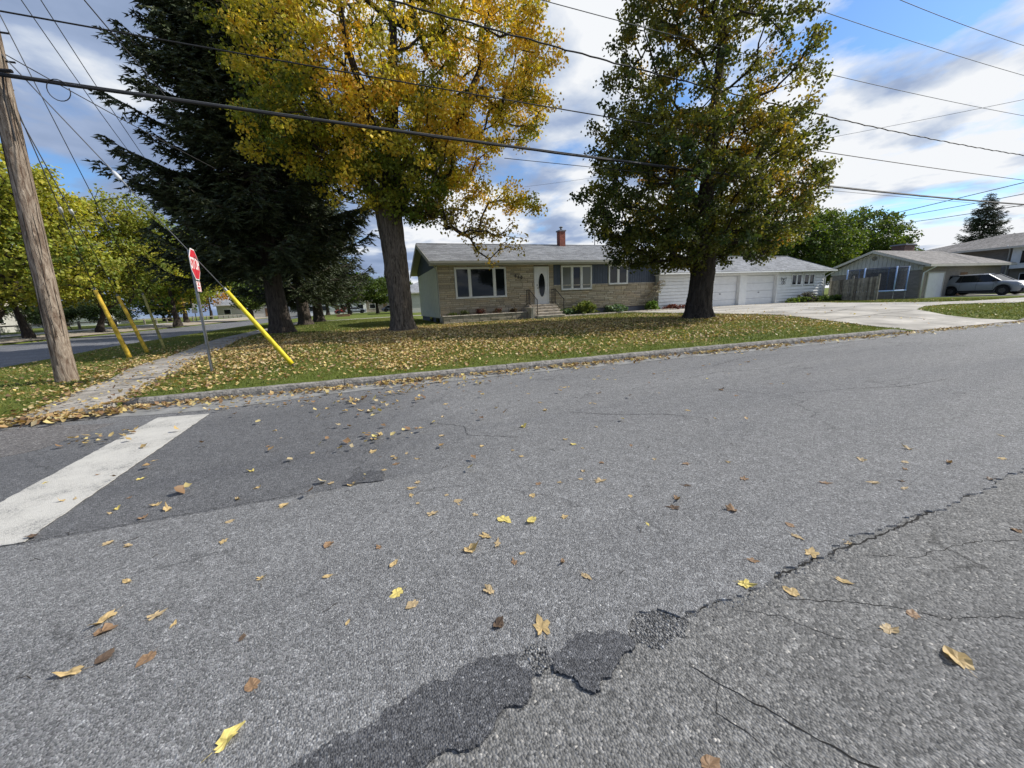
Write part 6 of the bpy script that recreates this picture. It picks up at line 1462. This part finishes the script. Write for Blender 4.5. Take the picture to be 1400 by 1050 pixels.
# ---- single leaves on the road, each its own object
def leaf_mesh(seed, color, curl, heart=True, n=18, lobed=False):
    g = np.random.default_rng(seed); me_pts = []; outline = []
    for i in range(n):                                                 # heart / oval outline
        t = 2*math.pi*i/n; r_ = .5*(1+.12*math.cos(t)-.10*abs(math.sin(t))*0) ; x_ = r_*math.cos(t)*1.05; y_ = r_*math.sin(t)*(.86 if heart else .50)
        if i == n//2: x_ *= .72
        if i == 0: x_ *= 1.25
        if lobed: lf = 1+.26*math.cos(5*t)-.05*math.cos(10*t); x_ *= lf; y_ *= lf
        tear = .62 if (g.random() < .07 and i) else 1.0
        outline.append((x_*g.uniform(.86, 1.1)*tear, y_*g.uniform(.84, 1.12)*tear))
    ax = g.uniform(0, 3.14); wv = g.uniform(0, 6.28)
    def hz(x_, y_): s = x_*math.cos(ax)+y_*math.sin(ax); return curl*(s*s*1.3)+.07*curl*math.sin(9*x_+wv)+.07*abs(y_)+.05*math.sin(15*y_+wv)*abs(y_)+.025*math.sin(23*x_+11*y_+wv)
    V = [(x_, y_, hz(x_, y_)) for x_, y_ in outline]; mid = [(x_*.5, y_*.5, hz(x_*.5, y_*.5)-.0) for x_, y_ in outline]; V += mid; V.append((0, 0, 0)); F = []
    for i in range(n): j = (i+1) % n; F += [(i, j, n+j), (i, n+j, n+i), (n+i, n+j, 2*n)]
    k = len(V); V += [(-.45, .012, .02), (-.45, -.012, .02), (-.80, .0, .05), (-.80, .01, .05)]; F += [(k, k+1, k+2), (k, k+2, k+3)]
    zmin = min(v[2] for v in V); V = [(a_, b_, c_-zmin) for a_, b_, c_ in V]
    me = bpy.data.meshes.new('fallen_leaf'); me.from_pydata(V, [], F); me.materials.append(M['dryleaf']); ca = me.color_attributes.new('col', 'FLOAT_COLOR', 'CORNER'); arr_ = []
    for f in F:
        for vi in f:
            v = V[vi]; kk = .8+.35*g.random()-(.25 if abs(v[1]) < .02 else 0); arr_.append((color[0]*kk, color[1]*kk, color[2]*kk, 1))
    ca.data.foreach_set('color', np.array(arr_, dtype=np.float32).ravel()); me.update(); return me
LC = {'golden': (.56, .41, .20), 'yellow': (.76, .62, .20), 'tan': (.50, .38, .22), 'brown': (.30, .19, .11), 'dark brown': (.14, .095, .065)}
lib = {c: [leaf_mesh(200+i*7+hash_, LC[c], cu, he, lobed=lo_) for i, (cu, he, lo_) in enumerate([(.22, True, True), (.5, True, False), (.9, False, False), (.4, False, False), (.10, True, False), (.35, True, True), (.6, True, True), (.2, False, True), (1.2, True, False)])] for hash_, c in enumerate(LC)}
special = [(-.58, 1.24, 'yellow', .105, 2, 'folded yellow leaf nearest the bottom left of the road'), (1.88, .49, 'golden', .10, 1, 'golden brown curled leaf on the rough old asphalt at lower right'),
 (.54, 1.22, 'golden', .098, 0, 'large ribbed golden leaf just above the dark patch'), (.67, 2.06, 'yellow', .10, 4, 'brightest yellow open leaf in the middle of the road'), (.83, 1.97, 'yellow', .085, 1, 'golden leaf right beside the brightest yellow leaf'),
 (-.01, 1.68, 'yellow', .075, 4, 'flat bright yellow heart shaped leaf above a tan leaf'), (.05, 1.58, 'tan', .075, 4, 'flat tan leaf just below the flat yellow heart leaf'), (-1.28, 2.07, 'golden', .13, 2, 'long crumpled golden leaf on the left of the road'),
 (-1.25, 1.98, 'brown', .10, 1, 'brown end of a crumpled leaf pair on the left'), (-1.24, 1.77, 'golden', .11, 2, 'rolled golden leaf low on the left'), (-1.16, 1.80, 'dark brown', .085, 1, 'shrivelled dark brown leaf beside the rolled golden one'),
 (-1.33, 2.35, 'golden', .085, 3, 'narrow golden leaf left of the crumpled pair'), (-.55, 1.42, 'brown', .07, 4, 'flat reddish brown leaf above the yellow folded one'), (-.65, 1.69, 'dark brown', .07, 3, 'thin dark leaf in the lower left middle'),
 (.87, 1.41, 'tan', .07, 3, 'boat shaped tan leaf above the pothole'), (.40, 1.51, 'tan', .07, 1, 'cupped tan leaf left of the boat shaped one'), (1.68, .945, 'golden', .07, 4, 'olive gold leaf just below the broken asphalt edge'),
 (1.96, .90, 'golden', .075, 3, 'pointed golden leaf lying on the old asphalt'), (2.02, 1.075, 'golden', .08, 0, 'golden leaf lying across the broken asphalt edge'), (1.82, .665, 'tan', .07, 1, 'cupped tan leaf above the large lower right leaf'), (2.00, .665, 'brown', .055, 4, 'small reddish leaf on the old asphalt at right')]
plain = [(-1.07, 2.0), (-.67, 2.08), (-.23, 1.59), (-.08, 2.09), (-.01, 1.91), (.39, 1.85), (.55, 1.83), (.65, 1.7), (.82, 1.55), (1.7, 1.16), (2.1, 1.2), (2.18, 1.28), (1.52, 1.06), (1.72, 1.71), (1.82, 1.79), (2.02, 1.9), (2.46, 1.8), (2.89, 1.52), (3.19, 1.38), (3.26, 1.25), (3.62, 1.4), (3.77, 1.47), (3.55, 1.64), (4.11, 1.59), (4.04, 1.33), (4.45, 1.2), (5.13, 1.41), (3.91, 1.08), (3.37, 1.31), (1.5, 2.23), (1.22, 2.34), (1.39, 2.32), (.52, 2.18), (.45, 2.36), (.4, 2.53), (.45, 2.41), (.26, 2.32), (.17, 2.75), (-.16, 3.08), (-.26, 3.02), (-.41, 3.13), (0, 3.19), (-.02, 3.51), (.09, 3.27), (.21, 3.48), (-1.05, 3.15), (-.96, 3.3), (-1.01, 2.81), (-1.6, 3.14), (-1.48, 3.19), (-1.6, 3.33), (-1.65, 2.85), (-1.51, 2.76), (-1.86, 3.38), (-2.73, 4.24), (-2.26, 3.72), (-2.33, 3.72), (-2.39, 4.25), (-2.08, 4.45), (-1.97, 3.97), (2.17, 3.28), (1.7, 3.11), (.79, .6), (3.22, .76), (2.3, 1.06)]
rr = random.Random(31)
for _ in range(120):
    y = 1.3+rr.random()**.8*5.2; x = rr.uniform(-.9, 1.35)*y+rr.gauss(0, .4)+(.25*y if rr.random() < .4 else 0)
    if x > -9 and not (x < -1 and y < 2.9 and rr.random() < .7): plain.append((x, y))
def put_leaf(x, y, c, size, k, label, group):
    o = bpy.data.objects.new('fallen_leaf', lib[c][k]); col.objects.link(o); z = .0005
    if y < float(edge_y(x)): z = -.0095
    if -2.9 < x < -2.1 and 3.1 < y < 6.4: z = .0105
    o.location = (x, y, z); o.rotation_euler = (rr.uniform(-.06, .06), rr.uniform(-.06, .06), rr.uniform(0, 6.28)); s = size*rr.uniform(.92, 1.08); o.scale = (s, s, s*rr.uniform(.7, 1.1)); tag(o, label, 'leaf', group)
for x, y, c, s, k, lb in special: put_leaf(x, y, c, s*(.70 if x < -.6 and y > 1.5 else .84), k, lb, 'single fallen leaves on the road')
def zone(x, y):
    if y < 1.05: return 'on the rough old asphalt at right'
    if -2.9 < x < -2.1 and 3.1 < y < 6.4: return 'on the white stop bar'
    if x < -2.1: return 'left of the white stop bar' if y > 3 else 'at the lower left of the road'
    if y > 4.6: return 'towards the far kerb'+(' below the golden tree' if x < 3 else ' on the right half')
    if y > 3.0: return 'on the darker asphalt beside the stop bar' if x < .3 else 'on the far lane in the middle' if x < 3 else 'on the far lane at right'
    if x < -.5: return 'on the near lane at left'
    if x < .95: return 'in the middle of the near lane above the dark patches'
    return 'right of the brightest yellow leaf' if x < 2.4 else 'near the right edge of the near lane'
for x, y in plain:
    c = rr.choices(list(LC), [4, 1, 5, 3, 1])[0]; zn = zone(x, y); put_leaf(x, y, c, rr.choice([.032, .04, .048, .055, .064])*rr.uniform(.9, 1.15), rr.randrange(9), 'dry '+c+' leaf lying '+zn, c+' fallen leaves '+zn)
# small loose stones in the broken bay
g = np.random.default_rng(5); mb = MB()
for _ in range(420):
    t = g.random(); x = g.uniform(.84, 1.12) if t < .6 else g.uniform(1.1, 2.4); y = (g.uniform(1.02, 1.14) if t < .6 else float(edge_y(x))-abs(g.normal(0, .02))); r_ = g.uniform(.002, .006); zz = -.0095
    th = g.uniform(0, 6.28); vs_ = [(x+r_*math.cos(th+q*1.57), y+r_*math.sin(th+q*1.57), zz) for q in range(4)]+[(x+r_*.2, y, zz+r_*1.1)]; k_ = g.uniform(.10, .34); mb.verts_faces(vs_, [(0, 1, 4), (1, 2, 4), (2, 3, 4), (3, 0, 4)], (k_, k_*.98, k_*.95))
tag(mb.build('loose_grit', M['stone']), 'loose grit and crumbs in the broken asphalt edge', 'gravel', kind='stuff')

# weathering checks, staples and a pole tag on the utility pole
g = np.random.default_rng(404)
mb = MB()
for k in range(34):
    z = g.uniform(.3, 6.2); th = g.uniform(3.4, 6.2); L_ = g.uniform(.35, 1.5); P_ = []
    for t in np.linspace(0, 1, 8):
        zz = z+L_*t; c_ = polept(zz); rad = .158-.035*zz/9.2+.004; a_ = th+.05*math.sin(t*5+k); P_.append((c_.x+rad*math.cos(a_), c_.y+rad*math.sin(a_), zz))
    mb.tube(P_, [.001]+[.0035]*6+[.001], 4)
o = mb.build('drying_checks', M['crack'], up_); o['kind'] = 'stuff'
mb = MB()
for k in range(46):
    z = g.uniform(1.0, 2.3); th = g.uniform(3.6, 6.1); c_ = polept(z); rad = .158-.035*z/9.2; p = Vector((c_.x+rad*math.cos(th), c_.y+rad*math.sin(th), z)); d_ = Vector((math.cos(th), math.sin(th), 0))
    mb.bar(p, p+d_*.014, .010, .004)
o = mb.build('staples', M['rust'], up_); o['kind'] = 'stuff'
# twigs and crumbs on the asphalt
mb = MB()
for k in range(60):
    y = g.uniform(1.2, 6.5); x = g.uniform(-1.0, 1.3)*y; a_ = g.uniform(0, 3.14); L_ = g.uniform(.02, .07)
    mb.tube([(x, y, .004), (x+L_*.5*math.cos(a_), y+L_*.5*math.sin(a_), .009), (x+L_*math.cos(a_+.3), y+L_*math.sin(a_+.3), .004)], .0016, 4)
tag(mb.build('twig_litter', M['bark_dark']), 'tiny broken twigs scattered over the asphalt', 'twigs', kind='stuff')
